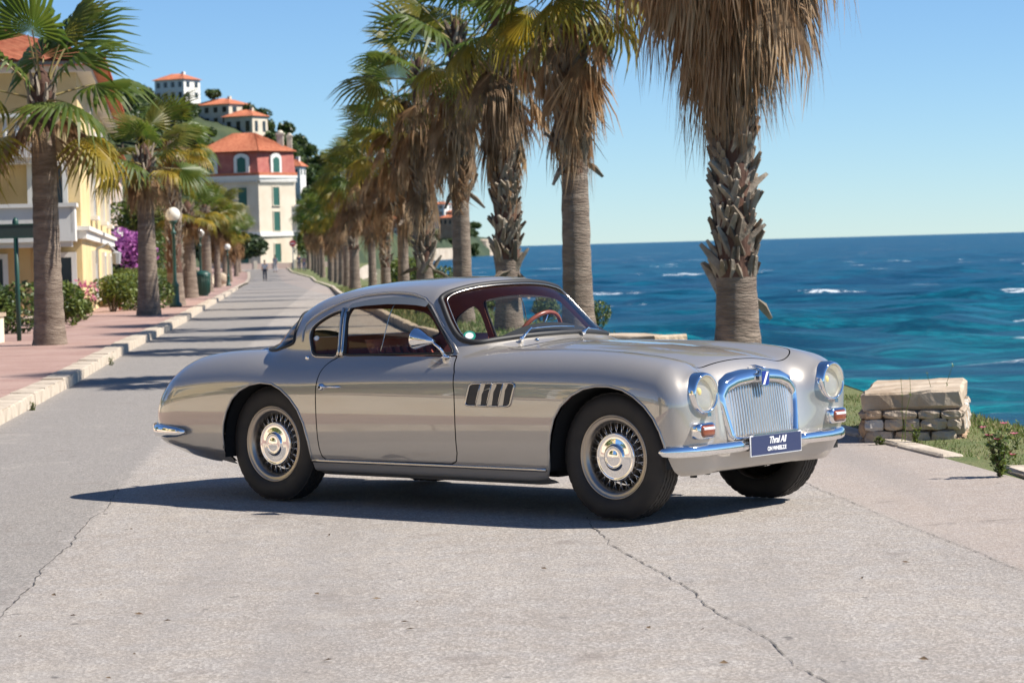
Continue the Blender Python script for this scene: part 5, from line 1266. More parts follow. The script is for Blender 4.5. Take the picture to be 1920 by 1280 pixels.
HOOD = rounded([(1.66, 0), (1.65, -.20), (1.61, -.36), (1.60, -.46), (1.66, -.53), (1.75, -.57), (2.1, -.575), (2.5, -.56), (2.75, -.53), (2.81, -.45), (2.80, -.30), (2.80, 0), (2.80, .30), (2.81, .45), (2.75, .53), (2.5, .56), (2.1, .575), (1.75, .57), (1.66, .53), (1.60, .46), (1.61, .36), (1.65, .20)], 2)
TRUNK = rounded([(-.55, 0), (-.53, -.3), (-.50, -.42), (-.60, -.47), (-.9, -.42), (-1.02, -.36), (-1.04, 0), (-1.02, .36), (-.9, .42), (-.60, .47), (-.50, .42), (-.53, .3)], 2)
def car():
    car_t = thing('sports_coupe', 'silver beige vintage coupe with chrome grille parked across the road', 'car', (POSE[0], POSE[1], 0), -POSE[2])
    V, Q = nets((-1.22, -.86, .15), (3.10, .86, 1.30), .0155); T = tri(Q)
    def surf(name, V, T, m_, parent=car_t, off=0, flip=False):
        n = normal(V)
        if off: V = V+n*off
        if flip: T = T[:, ::-1]; n = -n
        me = bpy.data.meshes.new(name); me.from_pydata(V.tolist(), [], T.tolist()); me.materials.append(m_)
        me.polygons.foreach_set('use_smooth', [True]*len(me.polygons)); me.update()
        me.normals_split_custom_set_from_vertices(n.tolist()); return link(name, me, parent)
    def keep(V, T, g): return clip(V, T, g(V))
    big = lambda V, g, c: np.where(c, g, 9.0)
    ax = lambda V: np.abs(V[:, 1])
    # region functions, negative inside
    def g_arch(V):
        a = np.minimum(sdf2(REAR_ARCH, V[:, 0], V[:, 2]), sdf2(FRONT_ARCH, V[:, 0], V[:, 2])); return np.maximum(a, .50-ax(V))
    def g_bottom(V): return np.maximum(V[:, 2]-np.interp(V[:, 0], [-.5, -.4, 2.6, 2.75], [.21, .245, .245, .243]), ax(V)-.66)
    n0 = None
    def side(poly):
        def g(V): return np.maximum(sdf2(poly, V[:, 0], V[:, 2]), .38-ax(V))
        return g
    g_q, g_d, g_door = side(QUARTER), side(DGLASS), side(DOOR)
    def g_door2(V): return np.maximum(g_door(V), V[:, 2]-.8425)
    def wsx(V): return 1.58-.45*V[:, 1]**2-1.107*(V[:, 2]-.935)
    def g_ws(V): return np.maximum(sdf2(WS, V[:, 1], V[:, 2]), (wsx(V)-.075)-V[:, 0])
    def g_rw(V): return np.maximum(sdf2(RW, V[:, 1], V[:, 2]), V[:, 0]-.168)
    def g_hood(V): return np.maximum(sdf2(HOOD, V[:, 0], V[:, 1]), .70-V[:, 2])
    def g_trunk(V): return np.maximum(sdf2(TRUNK, V[:, 0], V[:, 1]), .55-V[:, 2])
    neg = lambda g, w=0: (lambda V: -(g(V)-w))
    GAP = .0036
    B = (V, T)
    B = keep(*B, neg(g_arch)); B = keep(*B, neg(g_bottom))
    full = B
    for g in (g_q, g_d, g_ws, g_rw): B = keep(*B, neg(g))
    shell = B
    B = keep(*B, neg(g_door2, GAP)); B = keep(*B, neg(g_hood, GAP)); B = keep(*B, neg(g_trunk, GAP))
    body = surf('body', *B, M_PAINT)
    hood = surf('bonnet', *keep(*shell, lambda V: g_hood(V)+GAP), M_PAINT); surf('boot_lid', *keep(*shell, lambda V: g_trunk(V)+GAP), M_PAINT)
    dr = keep(*shell, lambda V: g_door2(V)+GAP)
    doors = []
    for sgn in (-1, 1): doors.append(surf('door', *keep(*dr, lambda V: sgn*-V[:, 1]), M_PAINT))
    # dark liner behind the gaps and inside the body
    lin = keep(*full, lambda V: V[:, 2]-.835); surf('inner_structure', *keep(*lin, lambda V: -(V[:, 2]-.21)), M_BLACK, off=-.012)
    lin2 = keep(*full, lambda V: np.maximum(.80-V[:, 2], np.minimum(1.50-V[:, 0], V[:, 0]+.3)))
    surf('inner_structure', *lin2, M_BLACK, off=-.011)
    # roof lining and inner door trim
    cab = keep(*shell, lambda V: np.maximum(.845-V[:, 2], np.maximum(V[:, 0]-1.49, -.22-V[:, 0]))); surf('roof_lining', *cab, M_TRIM, off=-.016, flip=True)
    trm = keep(*full, lambda V: np.maximum(np.maximum(V[:, 2]-.842, .35-V[:, 2]), np.maximum(.05-V[:, 0], V[:, 0]-1.45))); surf('door_trim', *trm, M_LEATH, off=-.03, flip=True)
    # glass
    surf('windscreen', *keep(*full, g_ws), M_GLASS, off=-.006); surf('rear_window', *keep(*full, g_rw), M_GLASST, off=-.004)
    for sgn in (-1, 1):
        surf('quarter_window', *keep(*keep(*full, g_q), lambda V: sgn*-V[:, 1]), M_GLASS, off=-.006)
        surf('door_window', *keep(*keep(*full, g_d), lambda V: sgn*-V[:, 1]), M_GLASS, off=-.006)
    # curves laid on the surface
    def proj_pts(P, off=0):
        P = np.array(P, float)
        for _ in range(14): P = P-(field(P)-off)[:, None]*normal(P)*.85
        return [Vector(p) for p in P]
    def on_side(poly, sgn, off=0, y=.62):
        """points with given x and z, moved along y onto the body side"""
        A = np.array(poly, float); lo = np.full(len(A), .25); hi = np.full(len(A), .95)
        for _ in range(24):
            mid = (lo+hi)/2; f = field(np.stack([A[:, 0], sgn*mid, A[:, 1]], 1)); hi = np.where(f > off, mid, hi); lo = np.where(f > off, lo, mid)
        return [Vector((a, sgn*m_, b)) for (a, b), m_ in zip(A, (lo+hi)/2)]
    def on_front(poly, x0, x1, off=0):
        A = np.array(poly, float); lo = np.full(len(A), x0); hi = np.full(len(A), x1)
        for _ in range(24):
            mid = (lo+hi)/2; f = field(np.stack([mid, A[:, 0], A[:, 1]], 1)); o = f > off; hi = np.where(o, mid, hi); lo = np.where(o, lo, mid)
        return [Vector((m_, a, b)) for (a, b), m_ in zip(A, (lo+hi)/2)]
    def dense(P, n, closed=False):
        P = [np.array(p, float) for p in P]; R = []
        for i in range(len(P) if closed else len(P)-1):
            for t in range(n): R.append(P[i]+(P[(i+1) % len(P)]-P[i])*t/n)
        if not closed: R.append(P[-1])
        return R
    def tube(name, path, r, m_, parent=car_t, closed=False, n=8, flat=None):
        m = M(); m.tube(path, r, n, closed, flat=flat); return m.build(name, m_, parent, True)
    tube('windscreen_seal', on_front(WS, .6, 2.2, .002), .0165, M_RUB, closed=True)
    tube('windscreen_trim', on_front([(a*.975, .935+(b-.935)*.955+.006) for a, b in WS], .6, 2.2, .004), .003, M_CHROMES, closed=True)
    # rear seal: search from behind
    def on_rear(poly, off=0):
        A = np.array(poly, float); lo = np.full(len(A), -.9); hi = np.full(len(A), .5)
        for _ in range(24):
            mid = (lo+hi)/2; f = field(np.stack([mid, A[:, 0], A[:, 1]], 1)); o = f > off; lo = np.where(o, mid, lo); hi = np.where(o, hi, mid)
        return [Vector((m_, a, b)) for (a, b), m_ in zip(A, (lo+hi)/2)]
    tube('rear_window_seal', on_rear([(a, b) for a, b in RW], .001), .009, M_RUB, closed=True)
    for sgn in (-1, 1):
        tube('window_seal', on_side(QUARTER, sgn, .001), .0075, M_RUB, closed=True); tube('window_seal', on_side(DGLASS, sgn, .001), .0075, M_RUB, closed=True)
        tube('window_trim', on_side([(.383+(a-.383)*1.085, .96+(b-.96)*1.08) for a, b in QUARTER], sgn, .003), .0042, M_CHROMES, closed=True)
        # chrome pillar between door glass and quarter light
        for d, w, m_ in ((0, .012, M_CHROMES), (.024, .012, M_CHROMES), (.012, .009, M_RUB)):
            tube('door_pillar', on_side(dense([(.478+d, 1.100), (.512+d, .838)], 8), sgn, .004), w, m_)
        tube('glass_edge', on_side(dense([(.842, 1.147), (.815, .851)], 6), sgn, -.012), .0028, M_CHROMES)
        m = M(); up = on_side(dense([(.53, 1.128), (.66, 1.152), (.83, 1.163), (.96, 1.16), (1.06, 1.148), (1.12, 1.128)], 3), sgn, .012); dn = on_side(dense([(.52, 1.100), (.66, 1.116), (.83, 1.124), (.96, 1.122), (1.06, 1.116), (1.125, 1.108)], 3), sgn, .034)
        k = len(up); m.add(up+dn+[p-Vector((0, sgn*.003, .0)) for p in up+dn], [(i, i+1, k+i+1, k+i) for i in range(k-1)]+[(2*k+i, 3*k+i, 3*k+i+1, 2*k+i+1) for i in range(k-1)]); m.build('wind_deflector', mat('smoked_plastic', (.10, .11, .12), .15, spec=.6), car_t, True)
        tube('drip_rail', proj_pts([(q.x, q.y, q.z) for q in on_side(dense([(.190, .915), (.186, .975), (.193, 1.012), (.216, 1.035), (.285, 1.077), (.43, 1.136), (.58, 1.168), (.70, 1.178), (.796, 1.181), (.88, 1.178), (.962, 1.171), (1.068, 1.147), (1.143, 1.107), (1.254, .993), (1.405, .856)], 3), sgn)], .003), .0055, M_PAINT)
        tube('drip_trim', proj_pts([(q.x, q.y, q.z) for q in on_side(dense([(.186, .975), (.193, 1.018), (.216, 1.043), (.285, 1.085), (.43, 1.143), (.58, 1.174), (.70, 1.184), (.796, 1.187), (.88, 1.184), (.962, 1.177), (1.075, 1.152), (1.152, 1.112), (1.262, .998)], 3), sgn)], .004), .0032, M_CHROMES)
        tube('sill_strip', on_side(dense([(.385, .254), (1.245, .256), (2.10, .257)], 14), sgn, .004), .0105, M_CHROMES, flat=.6)
        tube('arch_lip', on_side(dense(REAR_ARCH[1:-1], 3), sgn, .0), .0065, M_PAINT); tube('arch_lip', on_side(dense(FRONT_ARCH[1:-1], 3), sgn, .0), .0065, M_PAINT)
        # wheel housings
        for arch in (REAR_ARCH, FRONT_ARCH):
            P = dense(arch[1:-1], 2); P[0] = np.array([P[0][0], .25]); P[-1] = np.array([P[-1][0], .285 if arch is FRONT_ARCH else .25]); m = M(); k = len(P)
            m.add([(p[0], sgn*y, p[1]) for y in (.79 if False else .765, .44) for p in P], [(i, i+1, k+i+1, k+i) for i in range(k-1)]+[tuple(range(k, 2*k))]); m.build('wheel_housing', M_BLACK, car_t, True)
    # door furniture
    for sgn, dobj in ((-1, doors[0]), (1, doors[1])):
        p = on_side([(.49, .669), (.53, .670), (.58, .671), (.63, .672)], sgn, .012); h_ = M(); h_.tube(p[1:], [.0055, .006, .0065], 8); h_.tube([p[1], (p[1].x, p[1].y-sgn*.02, p[1].z)], .006, 6); h_.tube([p[3], (p[3].x, p[3].y-sgn*.02, p[3].z)], .006, 6); h_.tube([p[0], p[1]], .006, 8)
        h_.lathe([(0, .008*sgn), (.012, .008*sgn), (.020, 0), (.021, -.016*sgn)], 16, 'y', tuple(p[0])); hh = h_.build('handle', M_CHROME, dobj, True)
        k_ = M(); k_.lathe([(0, .0095*sgn), (.009, .0095*sgn), (.009, .004*sgn)], 12, 'y', tuple(p[0])); k_.build('lock', M_RUB, dobj)
    # louvred vent behind the front wheel
    VENT = [(1.603, .703), (1.92, .710), (1.885, .585), (1.571, .586)]
    for sgn in (-1, 1):
        rim = on_side(rounded(dense(VENT, 3, True), 2), sgn, .003); fr = tube('side_vent', rim, .0055, M_CHROMES, closed=True)
        m = M(); bk = on_side(rounded(dense(VENT, 3, True), 1), sgn, .0015); m.add(bk, [tuple(range(len(bk)))]); m.build('vent_shade_sheet', mat('vent_shade', (.05, .045, .04), .6), fr)  # dark sheet over the uncut body, painted as the shade between the louvres
        for i in range(3):
            t = (i+1)/4; a = (1.603+.317*t, .7025+.007*t); b = (1.571+.314*t, .586); w = .030
            q = on_side([a, b, (b[0]+w, b[1]), (a[0]+w, a[1])], sgn, .003)
            # slat leans outward at its rear edge
            o = Vector((0, sgn*.006, 0)); m = M(); m.add([q[0]+o, q[1]+o, q[2]-o*.2, q[3]-o*.2], [(0, 1, 2, 3)]); m.build('louvre', M_PAINT, fr)
            q2 = on_side(dense([a, b], 3), sgn, .0085); tb = M(); tb.tube(q2, .0032, 6); tb.build('louvre_edge', M_CHROMES, fr, True)
    # grille
    GO = rounded(dense([(-.300, .385), (-.325, .50), (-.345, .60), (-.345, .655), (-.305, .705), (-.21, .738), (-.08, .752), (.08, .752), (.21, .738), (.305, .705), (.345, .655), (.345, .60), (.325, .50), (.300, .385)], 2, True), 2)
    def gx(y, z): return 2.962-.14*(z-.40)-.22*y*y
    GI = [(a*.87, .412+(b-.385)*.735) for a, b in GO]
    m = M(); k = len(GO)
    ring = [[Vector((gx(a, b)-.085, a*1.03, b+.004*(b > .6))) for a, b in GO], [Vector((gx(a, b)+.004, a*1.0, b)) for a, b in GO], [Vector((gx(a, b)+.026, a*.965, .40+(b-.40)*.965)) for a, b in GO],
            [Vector((gx(a, b)+.024, a, b)) for a, b in [(p*.905, .405+(q-.385)*.80) for p, q in GO]], [Vector((gx(a, b)+.008, a, b)) for a, b in GI], [Vector((gx(a, b)-.03, a, b)) for a, b in GI]]
    m.add([p for r_ in ring for p in r_], [(r_*k+i, r_*k+(i+1) % k, (r_+1)*k+(i+1) % k, (r_+1)*k+i) for r_ in range(len(ring)-1) for i in range(k)])
    gr = m.build('grille_surround', M_CHROME, car_t, True)
    m = M(); m.add([Vector((gx(a, b)-.028, a*1.02, b)) for a, b in GI], [tuple(range(k))]); m.build('grille_backing', M_BLACK, gr)
    nb = 27
    for i in range(nb):
        y = -.290+.580*i/(nb-1); zs = [b for (a, b) in GI]
        ins = [z for z in np.linspace(.40, .75, 160) if sdf2(GI, np.array([y]), np.array([z]))[0] < -.003]
        if not ins: continue
        z0, z1 = min(ins), max(ins); bar = M(); xa, xb = gx(y, z0), gx(y, z1); hw = .0042
        bar.add([(xa-.020, y-hw, z0), (xa, y-hw*.6, z0), (xa, y+hw*.6, z0), (xa-.020, y+hw, z0), (xb-.020, y-hw, z1), (xb, y-hw*.6, z1), (xb, y+hw*.6, z1), (xb-.020, y+hw, z1)], [(0, 1, 5, 4), (1, 2, 6, 5), (2, 3, 7, 6), (3, 0, 4, 7)]); bar.build('grille_bar', M_BAR, gr)
    # badge on the grille top
    bx = gx(0, .70)+.034; bd = M(); P = [(-.036, .748), (.036, .748), (.036, .672), (.022, .662), (-.022, .662), (-.036, .672)]
    bd.prism(P, 0, .012, lambda a, b, h: (bx+h, a, b)); bdg = bd.build('badge', M_CHROME, gr)
    m = M(); m.prism([(a*.84, .705+(b-.705)*.86) for a, b in P], .012, .0135, lambda a, b, h: (bx+h, a, b)); m.build('badge_enamel', M_EMB, bdg)
    m = M(); m.prism([(-.026, .672), (-.008, .672), (.026, .738), (.008, .738)], .0135, .0148, lambda a, b, h: (bx+h, a, b)); m.build('badge_stripe', M_PWHITE, bdg)
    m = M(); m.tube([(bx+.008, 0, .75), (bx-.05, 0, .766), (bx-.09, 0, .768)], [.010, .008, .003], 8); m.build('mascot', M_CHROME, gr, True)
    # headlamps, turn signals
    for sgn in (-1, 1):
        c = (2.938, sgn*.569, .659)
        m = M(); m.lathe([(.102, -.05), (.106, .01), (.107, .045), (.103, .064), (.096, .073), (.089, .071), (.087, .058)], 40, 'x', c); hl = m.build('headlamp', M_CHROME, car_t, True)
        m = M(); m.lathe([(.087, .060), (.078, .073), (.054, .084), (.027, .090), (0, .092)], 32, 'x', c); m.build('lens', M_LENS, hl, True)
        m = M(); m.lathe([(.087, .058), (.073, .03), (.05, .005), (.02, -.012), (0, -.013)], 32, 'x', c); m.build('reflector', M_REFL, hl, True)
        m = M(); m.ico((c[0]+.036, c[1]-.026, c[2]+.008), (.016, .020, .024), 2); m.build('bulb', M_YELL, hl, True)
        m = M(); m.box((c[0]+.07, c[1], c[2]-.104), (.03, .03, .02)); m.build('rim_clip', M_CHROME, hl)
        s0 = (2.985, sgn*.590, .473)
        def rrect(w, h, r, n=4): return [(sx*(w/2-r)+r*math.cos(a), sz*(h/2-r)+r*math.sin(a)) for sx, sz, a0 in ((1, 1, 0), (-1, 1, PI/2), (-1, -1, PI), (1, -1, 1.5*PI)) for a in np.linspace(a0, a0+PI/2, n)]
        m = M(); prof = [(.150, .080, -.06), (.150, .082, .02), (.142, .078, .036), (.120, .062, .042), (.112, .056, .034)]; kk = 16
        rings = [[(s0[0]+d, s0[1]+a, s0[2]+b) for a, b in rrect(w, h, .022)] for w, h, d in prof]; m.add([p for r_ in rings for p in r_], [(r_*kk+i, r_*kk+(i+1) % kk, (r_+1)*kk+(i+1) % kk, (r_+1)*kk+i) for r_ in range(len(prof)-1) for i in range(kk)]); ts = m.build('turn_signal', M_CHROME, car_t); smooth_angle(ts, 50)
        m = M(); prof = [(.114, .058, .03), (.108, .052, .046), (.09, .036, .052)]; rings = [[(s0[0]+d, s0[1]+a, s0[2]+b) for a, b in rrect(w, h, .014)] for w, h, d in prof]; m.add([p for r_ in rings for p in r_], [(r_*kk+i, r_*kk+(i+1) % kk, (r_+1)*kk+(i+1) % kk, (r_+1)*kk+i) for r_ in range(2) for i in range(kk)]+[tuple(range(2*kk, 3*kk))]); ln = m.build('lens', M_AMBER, ts); smooth_angle(ln, 50)
        m = M(); m.box((s0[0]+.049, s0[1], s0[2]+.0135), (.008, .088, .012)); m.build('reflector', M_PWHITE, ts)
    # bumpers: two front halves, two rear corners
    def bumper(path, r, name):
        m = M(); P = [Vector(p) for p in path]; n = 14; rings = []
        for i, p in enumerate(P):
            t = (P[min(i+1, len(P)-1)]-P[max(i-1, 0)]).normalized(); o = Vector((t.y, -t.x, 0)); rr = r[i] if hasattr(r, '__len__') else r
            rings.append([p+o*math.cos(a)*rr*.62+Vector((0, 0, math.sin(a)*rr)) for a in np.linspace(0, 2*PI, n, endpoint=False)])
        m.add([q for g in rings for q in g], [(i*n+j, i*n+(j+1) % n, (i+1)*n+(j+1) % n, (i+1)*n+j) for i in range(len(P)-1) for j in range(n)]+[tuple(range(n))[::-1], tuple(range((len(P)-1)*n, len(P)*n))]); return m.build(name, M_CHROME, car_t, True)
    for sgn in (-1, 1):
        q = [(2.872, .80), (2.888, .792), (2.915, .765), (2.95, .72), (2.985, .64), (3.005, .52), (3.008, .40), (3.005, .30), (3.003, .232)]
        bumper([(x, sgn*y, .372) for x, y in q], [.008, .022, .028, .030, .030, .030, .030, .030, .027], 'front_bumper')
        m = M(); m.tube([(2.985, sgn*.222, .375), (3.006, sgn*.222, .375)], .034, 12); m.build('overrider_end', M_RUB, car_t)
        q = [(-.62, .815), (-.68, .822), (-.78, .81), (-.90, .775), (-1.02, .68), (-1.09, .55), (-1.13, .38), (-1.15, .2), (-1.155, .05)]
        bumper([(x, sgn*y, .392) for x, y in q], [.012, .030, .037, .038, .038, .038, .038, .038, .038], 'rear_bumper')
    # number plate with lettering
    m = M(); m.box((3.022, -.0, .366), (.006, .455, .108)); pl = m.build('plate', M_PWHITE, car_t); m = M(); m.box((3.0262, 0, .366), (.003, .443, .097)); m.build('plate_face', M_BLUE, pl)
    m = M(); m.box((3.005, 0, .424), (.05, .40, .008)); m.build('plate_bracket', M_CHROMES, pl)
    def text(s, size, z, shear, yoff=0, sx=1.0):
        cu = bpy.data.curves.new('lettering', 'FONT'); cu.body = s; cu.size = size; cu.align_x = 'CENTER'; cu.shear = shear; cu.extrude = .0008; cu.offset = .0009; cu.space_character = .92; cu.materials.append(M_PWHITE)
        o = bpy.data.objects.new('lettering', cu); COL.objects.link(o); dg = bpy.context.evaluated_depsgraph_get(); me = bpy.data.meshes.new_from_object(o.evaluated_get(dg)); bpy.data.objects.remove(o); me.name = 'lettering'; o = link('lettering', me, pl); o.rotation_euler = (PI/2, 0, PI/2); o.location = (3.0285, yoff, z); o.scale = (sx, 1, 1)
    text('Thral All', .050, .371, .32, .005, .95); text('ON WHEELZ.E', .029, .334, .05, .0, .95)
    # wipers
    for a, b, c in (((1.585, -.33, .925), (1.545, -.20, .975), (1.556, .16, .972)), ((1.60, .18, .93), (1.55, .30, .965), (1.50, .52, .935))):
        P = proj_pts([a, b], .02); Q_ = proj_pts(dense([b, c], 6), .012)
        m = M(); m.tube(P, [.008, .005], 8); m.ico(P[0], .014, 2); w = m.build('wiper', M_CHROME, car_t, True); m = M(); m.tube(Q_, .0045, 6); m.build('wiper_blade', M_CHROME, w, True)
    m = M(); p = proj_pts([(1.60, -.22, .91)], .004)[0]; m.lathe([(.012, -.004), (.010, .006), (0, .008)], 10, 'z', tuple(p)); m.build('washer_jet', M_CHROME, car_t, True)
    # door mirror
    for sgn in (-1,):
        m = M(); b = on_side([(1.345, .832)], sgn)[0]; hd = Vector((1.20, sgn*.738, .945))
        m.lathe([(0, .0), (.030, .0), (.024, .010), (0, .014)], 14, 'z', (b.x, b.y, b.z+.002)); tipc = Vector((1.29, sgn*.735, .925))
        m.tube([b+Vector((0, 0, .005)), b+Vector((-.012, sgn*.03, .05)), tipc], [.013, .008, .007], 10); mi = m.build('door_mirror', M_CHROME, car_t, True)
        d = (hd-tipc).normalized(); d = Vector((-.97, -.02*sgn, .12)).normalized(); Q4 = d.to_track_quat('Z', 'Y').to_matrix().to_4x4()
        m = M(); m.lathe([(0, -.012), (.012, -.008), (.026, .03), (.050, .085), (.058, .105), (.060, .114), (.054, .117), (0, .119)], 24); m.v = [tuple(Matrix.Translation(tipc) @ Q4 @ Vector(v)) for v in m.v]; m.build('mirror_head', M_CHROME, mi, True)
    # boot handle on the tail
    m = M(); ph = proj_pts([(-.83, .05, .80)], .0)[0]
    for dx in (-.10, .06): m.tube([(ph.x+dx, .05, ph.z-.03), (ph.x+dx, .05, ph.z+.035)], [.016, .010], 8)
    m.tube([(ph.x-.14, .05, ph.z+.028), (ph.x-.06, .05, ph.z+.042), (ph.x+.02, .05, ph.z+.058), (ph.x+.08, .05, ph.z+.05)], [.012, .012, .015, .010], 10); m.ico((ph.x-.14, .05, ph.z+.03), (.024, .02, .018), 2); m.box((ph.x+.05, .05, ph.z+.02), (.05, .06, .06)); m.build('boot_handle', M_CHROME, car_t, True)
    # small pillar hinge ornament below the quarter light
    p = on_side([(.268, .825)], -1, .004)[0]; m = M(); m.ico(p, (.016, .008, .014), 2); m.build('hinge_cover', M_CHROME, car_t, True)
    # stickers on the glass
    def sticker(name, c, n, r, m_, inner=None):
        n = Vector(n).normalized(); q = n.to_track_quat('Z', 'Y').to_matrix()
        m = M(); vs = [Vector(c)+q @ Vector((math.cos(a)*r[0], math.sin(a)*r[1], 0)) for a in np.linspace(0, 2*PI, 24, endpoint=False)]; m.add(vs+[v-n*.001 for v in vs], [tuple(range(24)), tuple(range(24, 48))[::-1]]); o = m.build(name, m_, car_t)
        if inner:
            m = M(); vs = [Vector(c)+n*.0012+q @ Vector((math.cos(a)*r[0]*.66, math.sin(a)*r[1]*.66, 0)) for a in np.linspace(0, 2*PI, 20, endpoint=False)]; m.add(vs, [tuple(range(20))]); m.build('disc_face', inner, o)
    cpt = proj_pts([(1.405, -.555, .952)], -.010); nn = normal(np.array([cpt[0]]))[0]
    sticker('tax_disc', cpt[0], nn, (.034, .034), mat('sticker_green', (.02, .26, .18), .4), M_PWHITE)
    cpt = proj_pts([(.298, -.62, .935)], -.004); sticker('window_sticker', cpt[0], normal(np.array([cpt[0]]))[0], (.022, .014), mat('sticker_pale', (.45, .58, .68), .4), M_PWHITE)
    # wheels
    TW = .165
    def tyre_mesh():
        m = M(); n = 160; R = .3314
        prof = [(.214, -.066), (.222, -.074), (.245, -.083), (.275, -.0855), (.300, -.081), (.318, -.071), (.3265, -.060)]
        # tread ribs with grooves
        tread = []; ribs = [(-.060, -.041), (-.035, -.014), (-.008, .008), (.014, .035), (.041, .060)]
        for a, b in ribs: tread += [(R-.007, a-.0015), (R, a+.001), (R, b-.001), (R-.007, b+.0015)]
        full_ = prof+tread[1:-1]+[(r_, -h) for r_, h in prof[::-1]]
        k = len(full_); nside = len(prof)
        for j in range(n):
            a = 2*PI*j/n
            for i, (r_, h) in enumerate(full_):
                outer = i in range(nside-1, nside+4) or i in range(k-nside-4, k-nside+1)
                rr = r_-(.0035 if (outer and j % 4 == 0 and r_ > .32) else 0)-(.0025 if (nside+4 <= i < k-nside-4 and j % 4 == 2 and r_ > R-.004) else 0)
                sq = .012*max(0, -math.sin(a)-.965)/.035 if r_ > .25 else 0    # contact patch
                m.v.append(((rr-sq)*math.cos(a), h, (rr-sq)*math.sin(a)))
        for j in range(n):
            a, b = j*k, ((j+1) % n)*k
            for i in range(k-1): m.f.append((a+i, a+i+1, b+i+1, b+i)); m.mi.append(0)
        return m.mesh('tyre', M_TYRE, False)
    ty = tyre_mesh(); ty.polygons.foreach_set('use_smooth', [True]*len(ty.polygons))
    bm = bmesh.new(); bm.from_mesh(ty)
    for e in bm.edges:
        if len(e.link_faces) == 2 and e.calc_face_angle(0) > .6: e.smooth = False
    bm.to_mesh(ty); bm.free()
    m = M(); m.lathe([(.150, .02), (.166, .008), (.172, -.03), (.176, -.048), (.186, -.060), (.196, -.066), (.204, -.064), (.210, -.070), (.216, -.073), (.219, -.066), (.213, -.058), (.205, .04), (.216, .075)], 72, 'y'); me_rim = m.mesh('rim', M_RIM, True)
    m = M(); m.lathe([(.126, -.030), (.126, -.050), (.123, -.0565), (.117, -.0585), (.112, -.0565), (.108, -.0555), (.090, -.0585), (.072, -.061), (.064, -.062), (.060, -.070), (.056, -.073), (.052, -.0715), (.049, -.070), (.03, -.0755), (.012, -.078), (0, -.0785)], 56, 'y'); me_cap = m.mesh('hubcap', M_CHROME, True)
    m = M(); m.lathe([(.128, .03), (.128, -.036), (.0, -.036)], 30, 'y'); m.lathe([(.150, .045), (.150, .07), (0, .07)], 30, 'y'); me_drum = m.mesh('brake_drum', mat('brake_iron', (.15, .135, .12), .55, .7), True)
    m = M(); m.tube([(.110, -.034, 0), (.172, -.026, .022)], .0026, 5); me_sp = m.mesh('spoke', M_CHROME, True)
    m = M(); m.tube([(.110, -.018, .0), (.172, -.030, -.022)], .0027, 5); me_sp2 = m.mesh('spoke', M_CHROMES, True)
    m = M(); m.lathe([(.016, -.0), (.018, -.004), (0, -.005)], 12, 'y')
    for x in (0, 2.5):
        for sgn in (-1, 1):
            w = link('wheel', me_rim, car_t, (x, sgn*.628, .3314), (0, 0, 0 if sgn < 0 else PI))
            link('tyre', ty, w); link('hubcap', me_cap, w); link('brake_drum', me_drum, w)
            for i in range(24):
                a = 2*PI*i/24
                link('spoke', me_sp, w, (0, 0, 0), (0, a, 0)); link('spoke', me_sp2, w, (0, 0, 0), (0, a+PI/24, 0))
    # interior
    def seat(y, x):
        m = M(); bmv = bmesh.new(); bmesh.ops.create_cube(bmv, size=1); bmesh.ops.bevel(bmv, geom=bmv.edges[:], offset=.18, segments=4, affect='EDGES')
        vs = [v.co.copy() for v in bmv.verts]; fs = [[v.index for v in f.verts] for f in bmv.faces]; bmv.free()
        m.add([(x+.22+v.x*.5, y+v.y*.5, .46+v.z*.16) for v in vs], fs); m.add([(x-.02+v.x*.15-.20*(v.z+.5), y+v.y*.50, .70+v.z*.44) for v in vs], fs)
        for j in range(7):
            yy = y-.19+.38*j/6; m.tube([(x+.062-.02, yy, .53), (x-.02, yy, .66), (x-.08, yy, .80), (x-.125, yy, .88)], .019, 6)
        m.build('seat', M_LEATH, car_t, True)
    seat(-.31, .80); seat(.31, .80)
    m = M(); bmv = bmesh.new(); bmesh.ops.create_cube(bmv, size=1); bmesh.ops.bevel(bmv, geom=bmv.edges[:], offset=.15, segments=3, affect='EDGES'); vs = [v.co.copy() for v in bmv.verts]; fs = [[v.index for v in f.verts] for f in bmv.faces]; bmv.free()
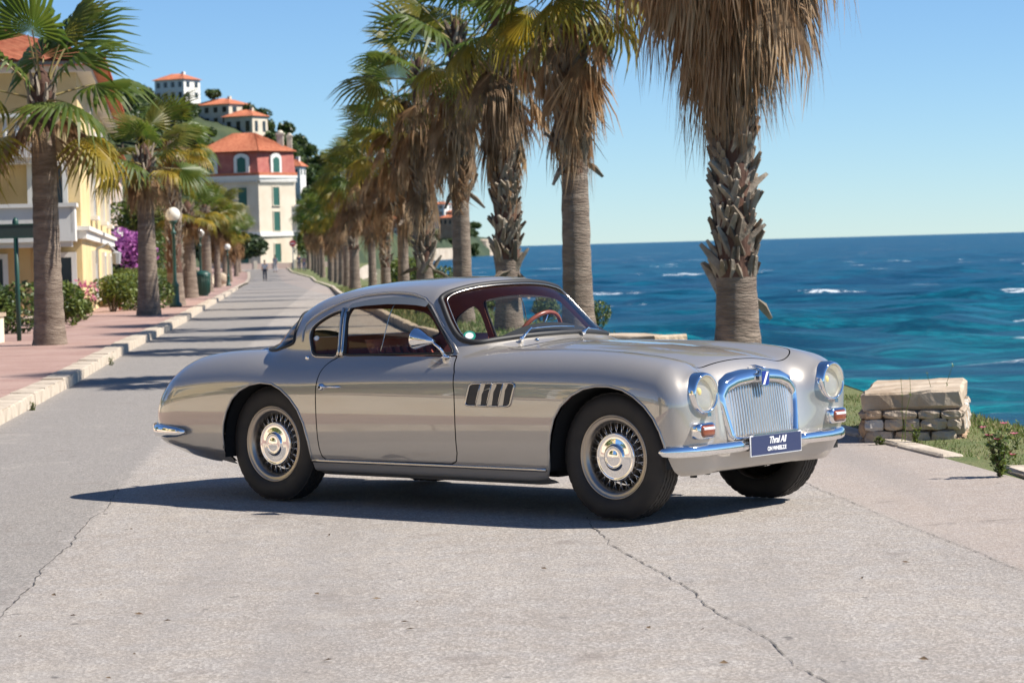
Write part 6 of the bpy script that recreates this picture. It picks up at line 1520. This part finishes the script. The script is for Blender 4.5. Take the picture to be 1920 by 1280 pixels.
    m.add([(.10+v.x*.2-.12*v.z, v.y*1.10, .715+v.z*.42) for v in vs], fs); m.add([(.30+v.x*.4, v.y*1.10, .46+v.z*.16) for v in vs], fs); m.build('rear_seat', M_LEATH, car_t, True)
    m = M(); m.box((-.06, 0, .856), (.26, .80, .02)); m.build('parcel_shelf', M_TRIM, car_t)
    m = M(); m.box((.75, 0, .30), (1.6, 1.3, .04)); m.build('floor_pan', M_BLACK, car_t)
    m = M(); m.tube([(1.40-.10*(y/.6)**2, y, .845) for y in np.linspace(-.60, .60, 13)], .06, 10, flat=1.2); m.box((1.36, 0, .76), (.06, 1.1, .16)); m.build('dashboard', M_LEATH, car_t, True)
    sw = M(); c = Vector((1.13, .33, .885)); ax_ = Vector((-.86, 0, .51)); u = Vector((0, 1, 0)); w_ = ax_.cross(u)
    sw.tube([c+(u*math.cos(a)+w_*math.sin(a))*.185 for a in np.linspace(0, 2*PI, 40, endpoint=False)], .0125, 8, True); st = sw.build('steering_wheel', M_WOOD, car_t, True)
    m = M()
    for a in (.35, PI-.35, -PI/2): m.tube([c-ax_*.02, c+(u*math.cos(a)+w_*math.sin(a))*.18], .006, 6)
    m.lathe([(0, .03), (.035, .02), (.04, -.01), (0, -.02)], 14, 'z', (0, 0, 0)); n_ = len(m.v)-14*4; q = ax_.to_track_quat('Z', 'Y').to_matrix(); m.v[n_:] = [tuple(c+q @ Vector(v)) for v in m.v[n_:]]
    m.tube([c, c-ax_*.45], .018, 8); m.build('wheel_spokes', M_CHROME, st, True)
    # underbody
    m = M(); m.box((1.24, 0, .245), (1.68, 1.28, .07)); m.box((2.4, 0, .30), (.7, .86, .08)); m.box((-.5, 0, .30), (.9, .9, .1)); m.box((2.82, 0, .262), (.06, 1.0, .03)); m.tube([(2.75, -.35, .24), (2.75, .35, .24)], .02, 8); m.box((2.80, -.30, .238), (.02, .02, .035)); m.box((2.80, -.42, .235), (.03, .02, .04))
    for x in (0, 2.5): m.tube([(x, -.55, .33), (x, .55, .33)], .045, 8)
    m.tube([(-.9, .25, .20), (.4, .28, .19), (1.6, .28, .19)], .03, 8); m.build('underbody', M_BLACK, car_t)
    return car_t
car()
